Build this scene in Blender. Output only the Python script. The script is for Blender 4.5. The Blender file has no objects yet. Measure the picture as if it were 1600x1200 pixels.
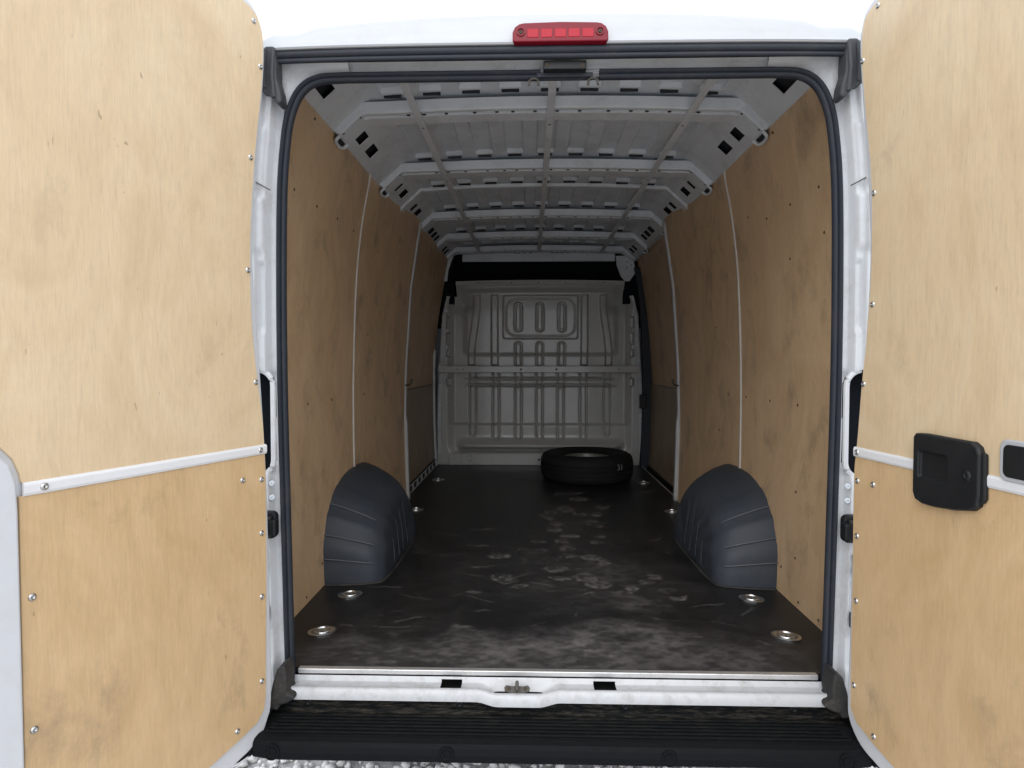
import bpy, bmesh, math, random
import numpy as np
from mathutils import Vector, Matrix

random.seed(7)
rng = np.random.default_rng(11)
SC = bpy.context.scene
COL = SC.collection
F = 0.60                      # height of the load floor above the ground

# ------------------------------------------------------------------ camera
cam_d = bpy.data.cameras.new('camera')
cam_d.sensor_width = 36.0
cam_d.lens = 36.0 * 1000.0 / 1600.0
cam_d.clip_start = 0.02
cam_d.clip_end = 4000.0
cam = bpy.data.objects.new('camera', cam_d)
COL.objects.link(cam)
cam.location = (-0.073, -1.85, F + 0.8825)
cam.rotation_euler = (math.radians(90.0 - 1.833), 0.0, math.radians(1.604))
SC.camera = cam

# ------------------------------------------------------------------ light
SUN_EL, SUN_AZ = math.radians(42), math.radians(186)     # behind the photographer
world = bpy.data.worlds.new('World')
SC.world = world
world.use_nodes = True
wn, wl = world.node_tree.nodes, world.node_tree.links
sky = wn.new('ShaderNodeTexSky')
sky.sky_type = 'NISHITA'
sky.sun_disc = False
sky.sun_elevation = SUN_EL
sky.sun_rotation = SUN_AZ
sky.air_density = 1.0
sky.dust_density = 6.0
sky.ozone_density = 1.0
hsv = wn.new('ShaderNodeHueSaturation')
hsv.inputs['Saturation'].default_value = 0.30           # overcast: hardly any blue
wl.new(sky.outputs[0], hsv.inputs['Color'])
veil = wn.new('ShaderNodeMix')                          # even cloud layer over the whole sky
veil.data_type = 'RGBA'
veil.inputs[0].default_value = 0.88
veil.inputs[7].default_value = (4.75, 5.05, 5.55, 1)
wl.new(hsv.outputs[0], veil.inputs[6])
wl.new(veil.outputs[2], wn['Background'].inputs['Color'])
wn['Background'].inputs['Strength'].default_value = 0.15

sun_d = bpy.data.lights.new('sun', 'SUN')
sun_d.energy = 0.8
sun_d.angle = math.radians(60)
sun_d.color = (1.0, 0.985, 0.96)
sun = bpy.data.objects.new('sun', sun_d)
COL.objects.link(sun)
sdir = Vector((math.sin(SUN_AZ) * math.cos(SUN_EL), math.cos(SUN_AZ) * math.cos(SUN_EL), math.sin(SUN_EL)))
sun.rotation_euler = sdir.to_track_quat('Z', 'Y').to_euler()

vs = SC.view_settings
vs.view_transform = 'Standard'
vs.look = 'None'
vs.exposure = 0.92
vs.gamma = 1.0
vs.use_curve_mapping = False
SC.cycles.max_bounces = 14
SC.cycles.diffuse_bounces = 8
SC.cycles.glossy_bounces = 4
SC.cycles.use_denoising = True

# ------------------------------------------------------------------ materials
def new_mat(name, col=(0.5, 0.5, 0.5), rough=0.5, metal=0.0, coat=0.0, spec=0.5):
    m = bpy.data.materials.new(name)
    m.use_nodes = True
    b = m.node_tree.nodes['Principled BSDF']
    b.inputs['Base Color'].default_value = (*col, 1)
    b.inputs['Roughness'].default_value = rough
    b.inputs['Metallic'].default_value = metal
    b.inputs['Coat Weight'].default_value = coat
    b.inputs['Coat Roughness'].default_value = 0.1
    b.inputs['Specular IOR Level'].default_value = spec
    return m

class NT:
    """small helper for node graphs"""
    def __init__(self, m):
        self.t = m.node_tree
        self.n, self.l = self.t.nodes, self.t.links
        self.b = self.n['Principled BSDF']
    def coord(self, scale=(1, 1, 1), kind='Object', loc=(0, 0, 0)):
        c = self.n.new('ShaderNodeTexCoord')
        mp = self.n.new('ShaderNodeMapping')
        mp.inputs['Scale'].default_value = scale
        mp.inputs['Location'].default_value = loc
        self.l.new(c.outputs[kind], mp.inputs[0])
        return mp.outputs[0]
    def noise(self, vec, scale=5, detail=4, rough=0.55, dist=0.0):
        x = self.n.new('ShaderNodeTexNoise')
        x.inputs['Scale'].default_value = scale
        x.inputs['Detail'].default_value = detail
        x.inputs['Roughness'].default_value = rough
        x.inputs['Distortion'].default_value = dist
        self.l.new(vec, x.inputs['Vector'])
        return x.outputs['Fac']
    def ramp(self, fac, stops):
        r = self.n.new('ShaderNodeValToRGB')
        e = r.color_ramp.elements
        while len(e) < len(stops):
            e.new(0.5)
        for k, (p, c) in enumerate(stops):
            e[k].position = p
            e[k].color = (*c, 1) if isinstance(c, tuple) else (c, c, c, 1)
        self.l.new(fac, r.inputs[0])
        return r.outputs[0]
    def mix(self, fac, a, b, mode='MIX'):
        x = self.n.new('ShaderNodeMix')
        x.data_type = 'RGBA'
        x.blend_type = mode
        for s, v in ((x.inputs[0], fac), (x.inputs[6], a), (x.inputs[7], b)):
            if hasattr(v, 'links'):
                self.l.new(v, s)
            elif isinstance(v, tuple):
                s.default_value = (*v, 1)
            else:
                s.default_value = v
        return x.outputs[2]
    def math(self, op, a, b=0.0):
        x = self.n.new('ShaderNodeMath')
        x.operation = op
        for s, v in ((x.inputs[0], a), (x.inputs[1], b)):
            if hasattr(v, 'links'):
                self.l.new(v, s)
            else:
                s.default_value = v
        return x.outputs[0]
    def color(self, c):
        self.l.new(c, self.b.inputs['Base Color'])
    def rough(self, r):
        self.l.new(r, self.b.inputs['Roughness'])
    def bump(self, h, strength=0.2, dist=0.002):
        x = self.n.new('ShaderNodeBump')
        x.inputs['Strength'].default_value = strength
        x.inputs['Distance'].default_value = dist
        self.l.new(h, x.inputs['Height'])
        self.l.new(x.outputs[0], self.b.inputs['Normal'])

def ply_mat(name, light, mid, dark, stain, stain_lo, seed, rough=0.5, scuff=0.2):
    m = new_mat(name, mid, rough)
    k = NT(m)
    L = (seed * 3.1, seed * 1.7, seed * 2.3)
    big = k.noise(k.coord((1, 1, 0.55), loc=L), 4.5, 9, 0.66, 1.4)
    grain = k.noise(k.coord((13, 13, 2.2), loc=L), 3.0, 8, 0.68, 1.1)
    fine = k.noise(k.coord((95, 95, 7), loc=L), 3.0, 6, 0.7, 0.3)
    c = k.ramp(big, [(0.30, dark), (0.52, mid), (0.72, light)])
    g = k.ramp(grain, [(0.28, 0.90), (0.52, 1.0), (0.75, 1.03)])
    c = k.mix(0.75, c, g, 'MULTIPLY')
    f2 = k.ramp(fine, [(0.30, 0.80), (0.5, 0.97), (0.7, 1.04)])
    c = k.mix(0.6, c, f2, 'MULTIPLY')
    fib = k.noise(k.coord((230, 230, 9), loc=L), 1.0, 4, 0.75)
    c = k.mix(1.0, c, k.ramp(fib, [(0.28, 0.955), (0.46, 0.99), (0.62, 1.01)]), 'MULTIPLY')
    # handling grime: soft smudges and short scuffs running with the grain
    sm = k.noise(k.coord((1.0, 1.0, 0.8), loc=(L[1], L[2], L[0])), 5.0, 9, 0.70, 0.3)
    c = k.mix(k.ramp(sm, [(stain_lo, 0.0), (stain_lo + 0.18, 0.7)]), c, stain)
    kn = k.noise(k.coord((60, 60, 24), loc=L), 1.0, 2, 0.5, 0.4)
    c = k.mix(k.ramp(kn, [(0.75, 0.0), (0.78, 0.45)]), c, (0.16, 0.09, 0.045))
    sc = k.noise(k.coord((48, 48, 14), loc=L), 1.3, 5, 0.6, 1.6)
    c = k.mix(k.ramp(sc, [(0.66, 0.0), (0.76, scuff)]), c, (0.62, 0.52, 0.40))
    k.color(c)
    k.rough(k.ramp(grain, [(0.3, rough - 0.08), (0.7, rough + 0.12)]))
    k.bump(grain, 0.12, 0.001)
    return m

M = {}
M['ply_door'] = ply_mat('birch_plywood', (0.79, 0.63, 0.42), (0.745, 0.575, 0.365), (0.675, 0.50, 0.305), (0.48, 0.36, 0.235), 0.60, 2.0, 0.45, 0.25)
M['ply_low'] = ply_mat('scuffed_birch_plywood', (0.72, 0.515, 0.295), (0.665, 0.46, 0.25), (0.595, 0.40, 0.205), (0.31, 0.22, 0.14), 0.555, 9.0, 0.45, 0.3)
M['ply_wall'] = ply_mat('lacquered_plywood', (0.72, 0.515, 0.315), (0.66, 0.46, 0.27), (0.57, 0.385, 0.22), (0.25, 0.175, 0.115), 0.525, 5.0, 0.42, 0.5)
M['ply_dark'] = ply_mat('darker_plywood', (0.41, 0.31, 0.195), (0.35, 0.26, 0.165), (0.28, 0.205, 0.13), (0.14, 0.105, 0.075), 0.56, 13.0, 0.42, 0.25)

def paint(name, col, dirt, rough=0.3, coat=0.3, lo=0.58, amount=0.5, scale=6.0):
    m = new_mat(name, col, rough, coat=coat)
    k = NT(m)
    n = k.noise(k.coord(), scale, 8, 0.7, 0.4)
    n2 = k.noise(k.coord(), scale * 9, 5, 0.7)
    f = k.math('MULTIPLY', k.ramp(n, [(lo - 0.12, 0.0), (lo + 0.12, amount)]), k.ramp(n2, [(0.35, 0.3), (0.7, 1.0)]))
    k.color(k.mix(f, col, dirt))
    k.rough(k.ramp(n, [(0.3, rough), (0.8, rough + 0.25)]))
    return m

M['white'] = paint('white_paint', (0.46, 0.475, 0.495), (0.34, 0.325, 0.31), 0.34, 0.1, 0.60, 0.3)
M['jamb'] = paint('white_paint_dusty', (0.64, 0.655, 0.67), (0.30, 0.27, 0.23), 0.38, 0.1, 0.57, 0.5, 9)
M['door_white'] = paint('white_paint_lifted', (0.66, 0.675, 0.70), (0.45, 0.43, 0.41), 0.34, 0.1, 0.62, 0.3)  # same white as the body, lightened where less light falls
M['sill'] = paint('scuffed_white_sill', (0.47, 0.485, 0.505), (0.24, 0.225, 0.20), 0.34, 0.1, 0.60, 0.8, 22)
M['grey'] = paint('grey_primer_paint', (0.64, 0.68, 0.72), (0.25, 0.24, 0.23), 0.42, 0.05, 0.58, 0.5)
M['skin'] = paint('grey_roof_primer', (0.64, 0.69, 0.745), (0.19, 0.185, 0.18), 0.5, 0.0, 0.58, 0.5)
M['bulk'] = paint('grey_bulkhead_paint', (0.47, 0.47, 0.455), (0.30, 0.29, 0.27), 0.27, 0.7, 0.62, 0.4)
M['pillar'] = paint('pale_pillar_paint', (0.56, 0.575, 0.59), (0.35, 0.33, 0.30), 0.4, 0.1, 0.58, 0.5)
M['trim'] = paint('white_plastic_trim', (0.78, 0.78, 0.79), (0.55, 0.52, 0.48), 0.4, 0.0, 0.6, 0.3)
M['bead'] = paint('pale_joint_bead', (0.62, 0.60, 0.57), (0.40, 0.36, 0.30), 0.5, 0.0, 0.5, 0.5)
M['rubber'] = paint('seal_rubber', (0.022, 0.027, 0.037), (0.07, 0.07, 0.07), 0.5, 0.0, 0.60, 0.5, 9)
M['rubber_dirty'] = paint('dirty_rubber', (0.020, 0.021, 0.023), (0.10, 0.085, 0.065), 0.65, 0.0, 0.5, 0.7, 14)
M['arch'] = paint('blue_black_plastic', (0.037, 0.045, 0.058), (0.07, 0.077, 0.086), 0.45, 0.0, 0.57, 0.6, 7)
M['black'] = paint('black_plastic', (0.011, 0.012, 0.0135), (0.03, 0.03, 0.03), 0.42, 0.0, 0.6, 0.4, 10)
M['boot'] = paint('faded_rubber', (0.045, 0.049, 0.056), (0.09, 0.088, 0.085), 0.55, 0.0, 0.55, 0.6, 12)
M['void'] = new_mat('dark_void', (0.020, 0.023, 0.028), 0.8)  # near-black painted for the shade inside holes and slots
M['unlit'] = new_mat('unlit_black', (0.010, 0.012, 0.016), 0.95, spec=0.1)  # black painted for the shade in the cab space and lamp opening
M['alu'] = paint('brushed_aluminium', (0.72, 0.72, 0.72), (0.35, 0.33, 0.30), 0.32, 0.0, 0.55, 0.6, 12)
M['alu'].node_tree.nodes['Principled BSDF'].inputs['Metallic'].default_value = 0.8
M['zinc'] = new_mat('zinc_steel', (0.62, 0.63, 0.62), 0.30, 1.0)
M['screw'] = new_mat('screw_steel', (0.55, 0.55, 0.54), 0.33, 1.0)
M['dark_screw'] = new_mat('dark_screw', (0.06, 0.045, 0.03), 0.5, 0.4)
M['worn_steel'] = paint('oxidised_steel', (0.065, 0.06, 0.052), (0.025, 0.022, 0.02), 0.55, 0.0, 0.5, 0.8, 20)
M['tyre'] = paint('tyre_rubber', (0.0075, 0.008, 0.0085), (0.016, 0.016, 0.016), 0.7, 0.0, 0.6, 0.5, 8)
M['rim'] = paint('silver_rim', (0.24, 0.24, 0.225), (0.10, 0.09, 0.08), 0.4, 0.0, 0.55, 0.6, 12)
M['rim'].node_tree.nodes['Principled BSDF'].inputs['Metallic'].default_value = 0.6
M['chalk'] = new_mat('chalk', (0.30, 0.30, 0.29), 0.9)
M['arch_edge'] = new_mat('highlit_plastic_edge', (0.075, 0.085, 0.10), 0.5)  # lighter grey paints the highlight along the arch seams
M['lens'] = new_mat('red_lens', (0.17, 0.004, 0.014), 0.35, spec=0.25)
M['lens_cell'] = new_mat('red_lens_cell', (0.36, 0.006, 0.02), 0.35, spec=0.25)
M['primer_edge'] = new_mat('sealant', (0.62, 0.60, 0.55), 0.6)

# bumper plastic with trodden-in dirt
m = new_mat('bumper_plastic', (0.028, 0.031, 0.034), 0.5)
k = NT(m)
dn = k.noise(k.coord((4, 26, 26)), 5.0, 10, 0.8, 0.3)
dx = k.n.new('ShaderNodeTexCoord')
sx = k.n.new('ShaderNodeSeparateXYZ')
k.l.new(dx.outputs['Object'], sx.inputs[0])
ynear = k.ramp(k.math('ADD', sx.outputs[1], 1.0), [(0.77, 0.0), (0.80, 0.10), (0.885, 0.22), (0.898, 1.0), (0.935, 0.75)])
f = k.math('MULTIPLY', k.ramp(dn, [(0.48, 0.0), (0.64, 0.9)]), ynear)
k.color(k.mix(f, (0.0065, 0.0075, 0.0085), (0.075, 0.066, 0.052)))
k.rough(k.ramp(dn, [(0.3, 0.45), (0.7, 0.75)]))
k.b.inputs['Specular IOR Level'].default_value = 0.07
M['bumper'] = m

for n_ in ('black', 'rubber', 'rubber_dirty', 'arch', 'tyre'):
    M[n_].node_tree.nodes['Principled BSDF'].inputs['Specular IOR Level'].default_value = 0.35

M['bumper_plain'] = new_mat('bumper_plastic_clean', (0.0065, 0.0075, 0.0085), 0.55, spec=0.07)

# phenolic floor: film-faced, dust kept in a point attribute painted below
m = new_mat('phenolic_floor', (0.020, 0.019, 0.019), 0.4)
k = NT(m)
at = k.n.new('ShaderNodeAttribute')
at.attribute_name = 'dust'
fn = k.noise(k.coord((1, 1, 1)), 60, 8, 0.75)
fm = k.noise(k.coord((1, 1, 1)), 7, 8, 0.7, 0.6)
fs = k.noise(k.coord((1, 1, 1)), 330, 3, 0.6)
d = k.math('MULTIPLY', at.outputs['Fac'], k.ramp(fn, [(0.25, 0.45), (0.7, 1.15)]))
d = k.math('ADD', d, k.math('MULTIPLY', k.ramp(fm, [(0.45, 0.0), (0.8, 1.0)]), 0.05))
d = k.math('MULTIPLY', d, k.ramp(fs, [(0.3, 0.75), (0.7, 1.15)]))
base = k.mix(k.ramp(fm, [(0.35, 0.0), (0.65, 1.0)]), (0.009, 0.009, 0.0095), (0.014, 0.014, 0.0145))
k.color(k.mix(d, base, (0.22, 0.21, 0.205)))
k.rough(k.ramp(d, [(0.0, 0.42), (0.5, 0.8)]))
k.bump(fs, 0.25, 0.0008)
k.b.inputs['Specular IOR Level'].default_value = 0.35
M['floor'] = m

m = new_mat('limestone_ground', (0.5, 0.5, 0.48), 0.9)
k = NT(m)
g1 = k.noise(k.coord(), 55, 8, 0.75)
k.color(k.ramp(g1, [(0.3, (0.50, 0.50, 0.50)), (0.6, (0.68, 0.68, 0.68)), (0.8, (0.76, 0.76, 0.76))]))
k.bump(g1, 0.8, 0.02)
M['ground'] = m
m = new_mat('limestone_gravel', (0.68, 0.67, 0.66), 0.85)
k = NT(m)
g1 = k.noise(k.coord(), 26, 6, 0.7)
k.color(k.ramp(g1, [(0.3, (0.56, 0.55, 0.54)), (0.55, (0.74, 0.73, 0.72)), (0.8, (0.82, 0.81, 0.80))]))
M['gravel'] = m

# ------------------------------------------------------------------ mesh helpers
def link(name, me, mat, parent=None, loc=(0, 0, 0), rot=None, smooth=False, bevel=0.0, segs=2, solid=0.0, angle=40):
    o = bpy.data.objects.new(name, me)
    COL.objects.link(o)
    o.location = loc
    if rot is not None:
        o.rotation_euler = rot
    if parent is not None:
        o.parent = parent
    if mat is not None and not me.materials:
        me.materials.append(M[mat])
    if smooth:
        me.polygons.foreach_set('use_smooth', [True] * len(me.polygons))
        me.set_sharp_from_angle(angle=math.radians(42))
    if solid:
        s = o.modifiers.new('thickness', 'SOLIDIFY')
        s.thickness = solid
        s.offset = -1
    if bevel:
        b = o.modifiers.new('edge', 'BEVEL')
        b.width = bevel
        b.segments = segs
        b.limit_method = 'ANGLE'
        b.angle_limit = math.radians(angle)
    return o

def mesh(name, verts, faces):
    me = bpy.data.meshes.new(name)
    me.from_pydata([tuple(map(float, v)) for v in verts], [], [tuple(f) for f in faces])
    me.validate()
    bm = bmesh.new()
    bm.from_mesh(me)
    bmesh.ops.recalc_face_normals(bm, faces=bm.faces)
    bm.to_mesh(me)
    bm.free()
    return me

def box_me(name, a, b):
    (x0, y0, z0), (x1, y1, z1) = a, b
    v = [(x0, y0, z0), (x1, y0, z0), (x1, y1, z0), (x0, y1, z0), (x0, y0, z1), (x1, y0, z1), (x1, y1, z1), (x0, y1, z1)]
    return mesh(name, v, [(0, 3, 2, 1), (4, 5, 6, 7), (0, 1, 5, 4), (1, 2, 6, 5), (2, 3, 7, 6), (3, 0, 4, 7)])

def box(name, a, b, mat, parent, bevel=0.002, **kw):
    return link(name, box_me(name, a, b), mat, parent, bevel=bevel, **kw)

def prism_me(name, pts, d0, d1, axis='y'):
    """polygon pts extruded along an axis; pts are the two other coordinates in order"""
    n = len(pts)
    def c(p, d):
        if axis == 'y':
            return (p[0], d, p[1])
        if axis == 'x':
            return (d, p[0], p[1])
        return (p[0], p[1], d)
    v = [c(p, d0) for p in pts] + [c(p, d1) for p in pts]
    f = [tuple(range(n)), tuple(range(2 * n - 1, n - 1, -1))]
    f += [(i, i + n, (i + 1) % n + n, (i + 1) % n) for i in range(n)]
    return mesh(name, v, f)

def prism(name, pts, d0, d1, mat, parent, axis='y', **kw):
    return link(name, prism_me(name, pts, d0, d1, axis), mat, parent, **kw)

def rrect(x0, x1, z0, z1, r, n=5):
    out = []
    for cx, cz, a0 in ((x1 - r, z1 - r, 0), (x0 + r, z1 - r, 90), (x0 + r, z0 + r, 180), (x1 - r, z0 + r, 270)):
        for i in range(n + 1):
            a = math.radians(a0 + 90 * i / n)
            out.append((cx + r * math.cos(a), cz + r * math.sin(a)))
    return out

def sheet_me(name, us, vv, fn, skip=None):
    us, vv = list(us), list(vv)
    nv = len(vv)
    verts = [fn(u, v) for u in us for v in vv]
    faces = []
    for i in range(len(us) - 1):
        for j in range(nv - 1):
            if skip and skip(0.5 * (us[i] + us[i + 1]), 0.5 * (vv[j] + vv[j + 1])):
                continue
            faces.append((i * nv + j, i * nv + j + 1, (i + 1) * nv + j + 1, (i + 1) * nv + j))
    me = bpy.data.meshes.new(name)
    me.from_pydata([tuple(map(float, v)) for v in verts], [], faces)
    if skip:
        bm = bmesh.new()
        bm.from_mesh(me)
        bmesh.ops.delete(bm, geom=[v for v in bm.verts if not v.link_faces], context='VERTS')
        bm.to_mesh(me)
        bm.free()
    me.update()
    return me

def sweep_me(name, frames, section, closed=True, caps=True):
    """frames: list of (origin, axis_a, axis_b); section: list of (a, b)"""
    n = len(section)
    v = []
    for o, a, b in frames:
        o, a, b = Vector(o), Vector(a), Vector(b)
        for p, q in section:
            v.append(o + a * p + b * q)
    f = []
    for i in range(len(frames) - 1):
        for j in range(n if closed else n - 1):
            f.append((i * n + j, i * n + (j + 1) % n, (i + 1) * n + (j + 1) % n, (i + 1) * n + j))
    if caps and closed:
        f.append(tuple(range(n)))
        f.append(tuple(range((len(frames) - 1) * n, len(frames) * n)))
    return mesh(name, v, f)

def tube_me(name, pts, r, n=8):
    pts = [Vector(p) for p in pts]
    fr = []
    for i, p in enumerate(pts):
        t = (pts[min(i + 1, len(pts) - 1)] - pts[max(i - 1, 0)]).normalized()
        ref = Vector((0, 0, 1)) if abs(t.z) < 0.9 else Vector((0, 1, 0))
        a = t.cross(ref).normalized()
        fr.append((p, a, t.cross(a)))
    return sweep_me(name, fr, [(r * math.cos(2 * math.pi * k / n), r * math.sin(2 * math.pi * k / n)) for k in range(n)])

def lathe_me(name, prof, n=48, a0=0.0, a1=2 * math.pi):
    """prof: (r, z) list; closed loop round z"""
    m_ = len(prof)
    v, f = [], []
    for i in range(n):
        a = a0 + (a1 - a0) * i / n
        for r, z in prof:
            v.append((r * math.cos(a), r * math.sin(a), z))
    for i in range(n):
        for j in range(m_ - 1):
            i2 = (i + 1) % n
            f.append((i * m_ + j, i2 * m_ + j, i2 * m_ + j + 1, i * m_ + j + 1))
    return mesh(name, v, f)

def curve_pts(pts, per=6):
    """Catmull-Rom through pts"""
    P = [np.array(p, float) for p in pts]
    P = [2 * P[0] - P[1]] + P + [2 * P[-1] - P[-2]]
    out = []
    for i in range(1, len(P) - 2):
        for k_ in range(per):
            t = k_ / per
            a, b, c, d_ = P[i - 1], P[i], P[i + 1], P[i + 2]
            out.append(0.5 * ((2 * b) + (c - a) * t + (2 * a - 5 * b + 4 * c - d_) * t * t + (3 * b - a - 3 * c + d_) * t ** 3))
    out.append(P[-2])
    return [tuple(p) for p in out]

def tag(o, label, cat=None, kind=None, group=None):
    o['label'] = label
    if cat:
        o['category'] = cat
    if kind:
        o['kind'] = kind
    if group:
        o['group'] = group
    return o

def lab(o, text):
    o['label'] = text
    return o

def sst(a, b, x):
    t = np.clip((x - a) / (b - a), 0, 1)
    return t * t * (3 - 2 * t)

# a pan-head screw / dark countersunk screw, shared mesh data
def screw_mesh(name, r, h):
    prof = [(0.0001, h * 0.45), (r * 0.32, h * 0.45), (r * 0.34, h), (r * 0.62, h * 0.95), (r * 0.9, h * 0.55), (r, 0.0), (r, -h)]
    me = lathe_me(name, prof, 14)
    me.polygons.foreach_set('use_smooth', [True] * len(me.polygons))
    return me
SCREW = screw_mesh('screw', 0.0075, 0.004)
SCREW.materials.append(M['screw'])
DSCREW = screw_mesh('screw_dark', 0.0055, 0.0015)
DSCREW.materials.append(M['dark_screw'])
BOLT = screw_mesh('bolt', 0.014, 0.006)
BOLT.materials.append(M['grey'])
RIVET = screw_mesh('rivet', 0.011, 0.003)
RIVET.materials.append(M['black'])

def put(name, me, loc, normal, parent):
    o = bpy.data.objects.new(name, me)
    COL.objects.link(o)
    o.location = loc
    o.rotation_euler = Vector(normal).to_track_quat('Z', 'Y').to_euler()
    o.parent = parent
    return o

# ------------------------------------------------------------------ setting: ground
me = sheet_me('ground', [-400, -30, -3, 3, 30, 400], [-400, -30, -3, 3, 30, 400], lambda x, y: (x, y, 0.0))
ground = link('ground', me, 'ground')
ground['kind'] = 'structure'
tag(ground, 'pale limestone gravel yard under the van', None, 'structure')

def stones(n, x0, x1, y0, y1):
    base = bmesh.new()
    bmesh.ops.create_icosphere(base, subdivisions=1, radius=1.0)
    bv = np.array([v.co[:] for v in base.verts])
    bf = np.array([[v.index for v in f_.verts] for f_ in base.faces])
    base.free()
    allv, allf = [], []
    for i in range(n):
        s = 0.008 + 0.016 * rng.random() ** 1.6
        v = bv * (1 + 0.45 * (rng.random((len(bv), 1)) - 0.5)) * np.array([1, 0.55 + 0.5 * rng.random(), 0.45 + 0.4 * rng.random()]) * s
        ax = Matrix.Rotation(rng.random() * 6.28, 3, 'Z') @ Matrix.Rotation((rng.random() - 0.5) * 1.2, 3, 'X')
        v = v @ np.array(ax).T
        v += np.array([x0 + (x1 - x0) * rng.random(), y0 + (y1 - y0) * rng.random(), s * 0.35 + 0.012 * rng.random()])
        allf.append(bf + len(bv) * i)
        allv.append(v)
    V, Fc = np.concatenate(allv), np.concatenate(allf)
    me_ = bpy.data.meshes.new('gravel')
    me_.vertices.add(len(V))
    me_.vertices.foreach_set('co', V.ravel())
    me_.loops.add(Fc.size)
    me_.loops.foreach_set('vertex_index', Fc.ravel().astype(np.int32))
    me_.polygons.add(len(Fc))
    me_.polygons.foreach_set('loop_start', np.arange(0, Fc.size, 3, dtype=np.int32))
    me_.update(calc_edges=True)
    me_.validate()
    return me_
grav = link('gravel', stones(9000, -1.5, 1.5, -0.9, 1.5), 'gravel')
tag(grav, 'loose white crushed limestone below the rear bumper', None, 'stuff')

# ------------------------------------------------------------------ the van
van = bpy.data.objects.new('panel_van', None)
COL.objects.link(van)
tag(van, 'white panel van with both rear doors open onto a plywood lined cargo bay', 'van')

# inner wall profile: half width over height above the floor
WZ = [-0.12, 0.0, 0.3, 0.6, 0.9, 1.29, 1.55, 1.765]
WW = [0.886, 0.890, 0.904, 0.908, 0.905, 0.888, 0.858, 0.817]
_wz = [p[0] for p in curve_pts(list(zip(WZ, WW)), 5)]
_ww = [p[1] for p in curve_pts(list(zip(WZ, WW)), 5)]
def wx(z):
    return float(np.interp(z, _wz, _ww))

# ---- load floor: film-faced board with dust, scuffs and shoe prints in it
FX, FY0, FY1 = 0.888, -0.033, 3.70
nx, ny = 290, 610
gx = np.linspace(-FX, FX, nx)
gy = np.linspace(FY0, FY1, ny)
GX, GY = np.meshgrid(gx, gy, indexing='ij')

def vnoise(X, Y, sc, seed):
    r = np.random.default_rng(seed)
    T = r.random((128, 128))
    x, y = X * sc + 40.3, Y * sc + 17.7
    xi, yi = np.floor(x).astype(int), np.floor(y).astype(int)
    fx, fy = x - xi, y - yi
    fx, fy = fx * fx * (3 - 2 * fx), fy * fy * (3 - 2 * fy)
    g = lambda a, b: T[a % 128, b % 128]
    return (g(xi, yi) * (1 - fx) + g(xi + 1, yi) * fx) * (1 - fy) + (g(xi, yi + 1) * (1 - fx) + g(xi + 1, yi + 1) * fx) * fy
def fbm(X, Y, sc, seed, oct_=4):
    s, a, tot = 0, 1.0, 0
    for i in range(oct_):
        s = s + a * vnoise(X, Y, sc * 2 ** i, seed + i)
        tot += a
        a *= 0.55
    return s / tot

dust = np.zeros_like(GX)
wX = GX + 0.022 * (fbm(GX, GY, 22, 5) - 0.5)
wY = GY + 0.035 * (fbm(GX, GY, 22, 9) - 0.5)
prints = [(0.03, 1.83, .055, .097), (0.05, 1.93, .047, .064), (.06, 1.54, .043, .052), (.08, 1.65, .041, .055), (.14, 2.02, .055, .094),
          (.22, 1.89, .035, .063), (.25, 2.31, .072, .077), (.37, 2.08, .046, .083), (.32, 1.89, .035, .063), (.27, 1.7, .033, .068),
          (.3, 1.61, .033, .043), (-.03, 1.3, .042, .032), (-.03, 1.14, .045, .048), (.09, 1.31, .045, .045), (.13, 1.41, .061, .034),
          (.28, 1.41, .046, .048), (.25, 1.3, .044, .039), (.11, 1.19, .043, .042), (.1, 1.07, .043, .034), (.21, 1.05, .05, .045),
          (.26, .98, .031, .043), (.04, .88, .06, .047), (.05, .76, .053, .031), (.15, .77, .053, .062), (.2, .69, .06, .052),
          (.44, .79, .037, .037), (.4, .72, .036, .026), (.46, .63, .035, .033), (.33, .65, .035, .028), (.28, .6, .046, .027),
          (.49, .55, .038, .016), (-.17, .73, .061, .048), (-.12, .66, .044, .029), (-.21, 1.06, .06, .046), (.19, 2.48, .129, .054),
          (.72, 2.55, .096, .034), (-.19, .76, .053, .061)]
for i, (px, py, a, b) in enumerate(prints):
    ang = (rng.random() - 0.5) * 0.9
    ca, sa = math.cos(ang), math.sin(ang)
    ux, uy = (wX - px) * ca + (wY - py) * sa, -(wX - px) * sa + (wY - py) * ca
    r = np.sqrt((ux / (a * 1.02)) ** 2 + (uy / (b * 1.05)) ** 2) + 0.35 * (fbm(GX, GY, 40, 77, 3) - 0.5)
    body = (1 - sst(0.75, 1.02, r)) * (0.6 + 0.4 * sst(0.25, 0.95, r))
    tread = 0.7 + 0.3 * np.sin(uy * 420 + ux * 60)
    # one side of a print is fainter: the shoe rolled off it
    roll = 0.45 + 0.55 * sst(-1.0, 0.6, -uy / b)
    mott = 0.12 + 0.88 * sst(0.34, 0.62, fbm(GX * 1.3, GY * 0.8, 48, 91 + i % 5, 5))
    dust = np.maximum(dust, body * tread * roll * mott * ((0.62 if py < 1.2 else 0.9) + 0.4 * rng.random()))
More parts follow.
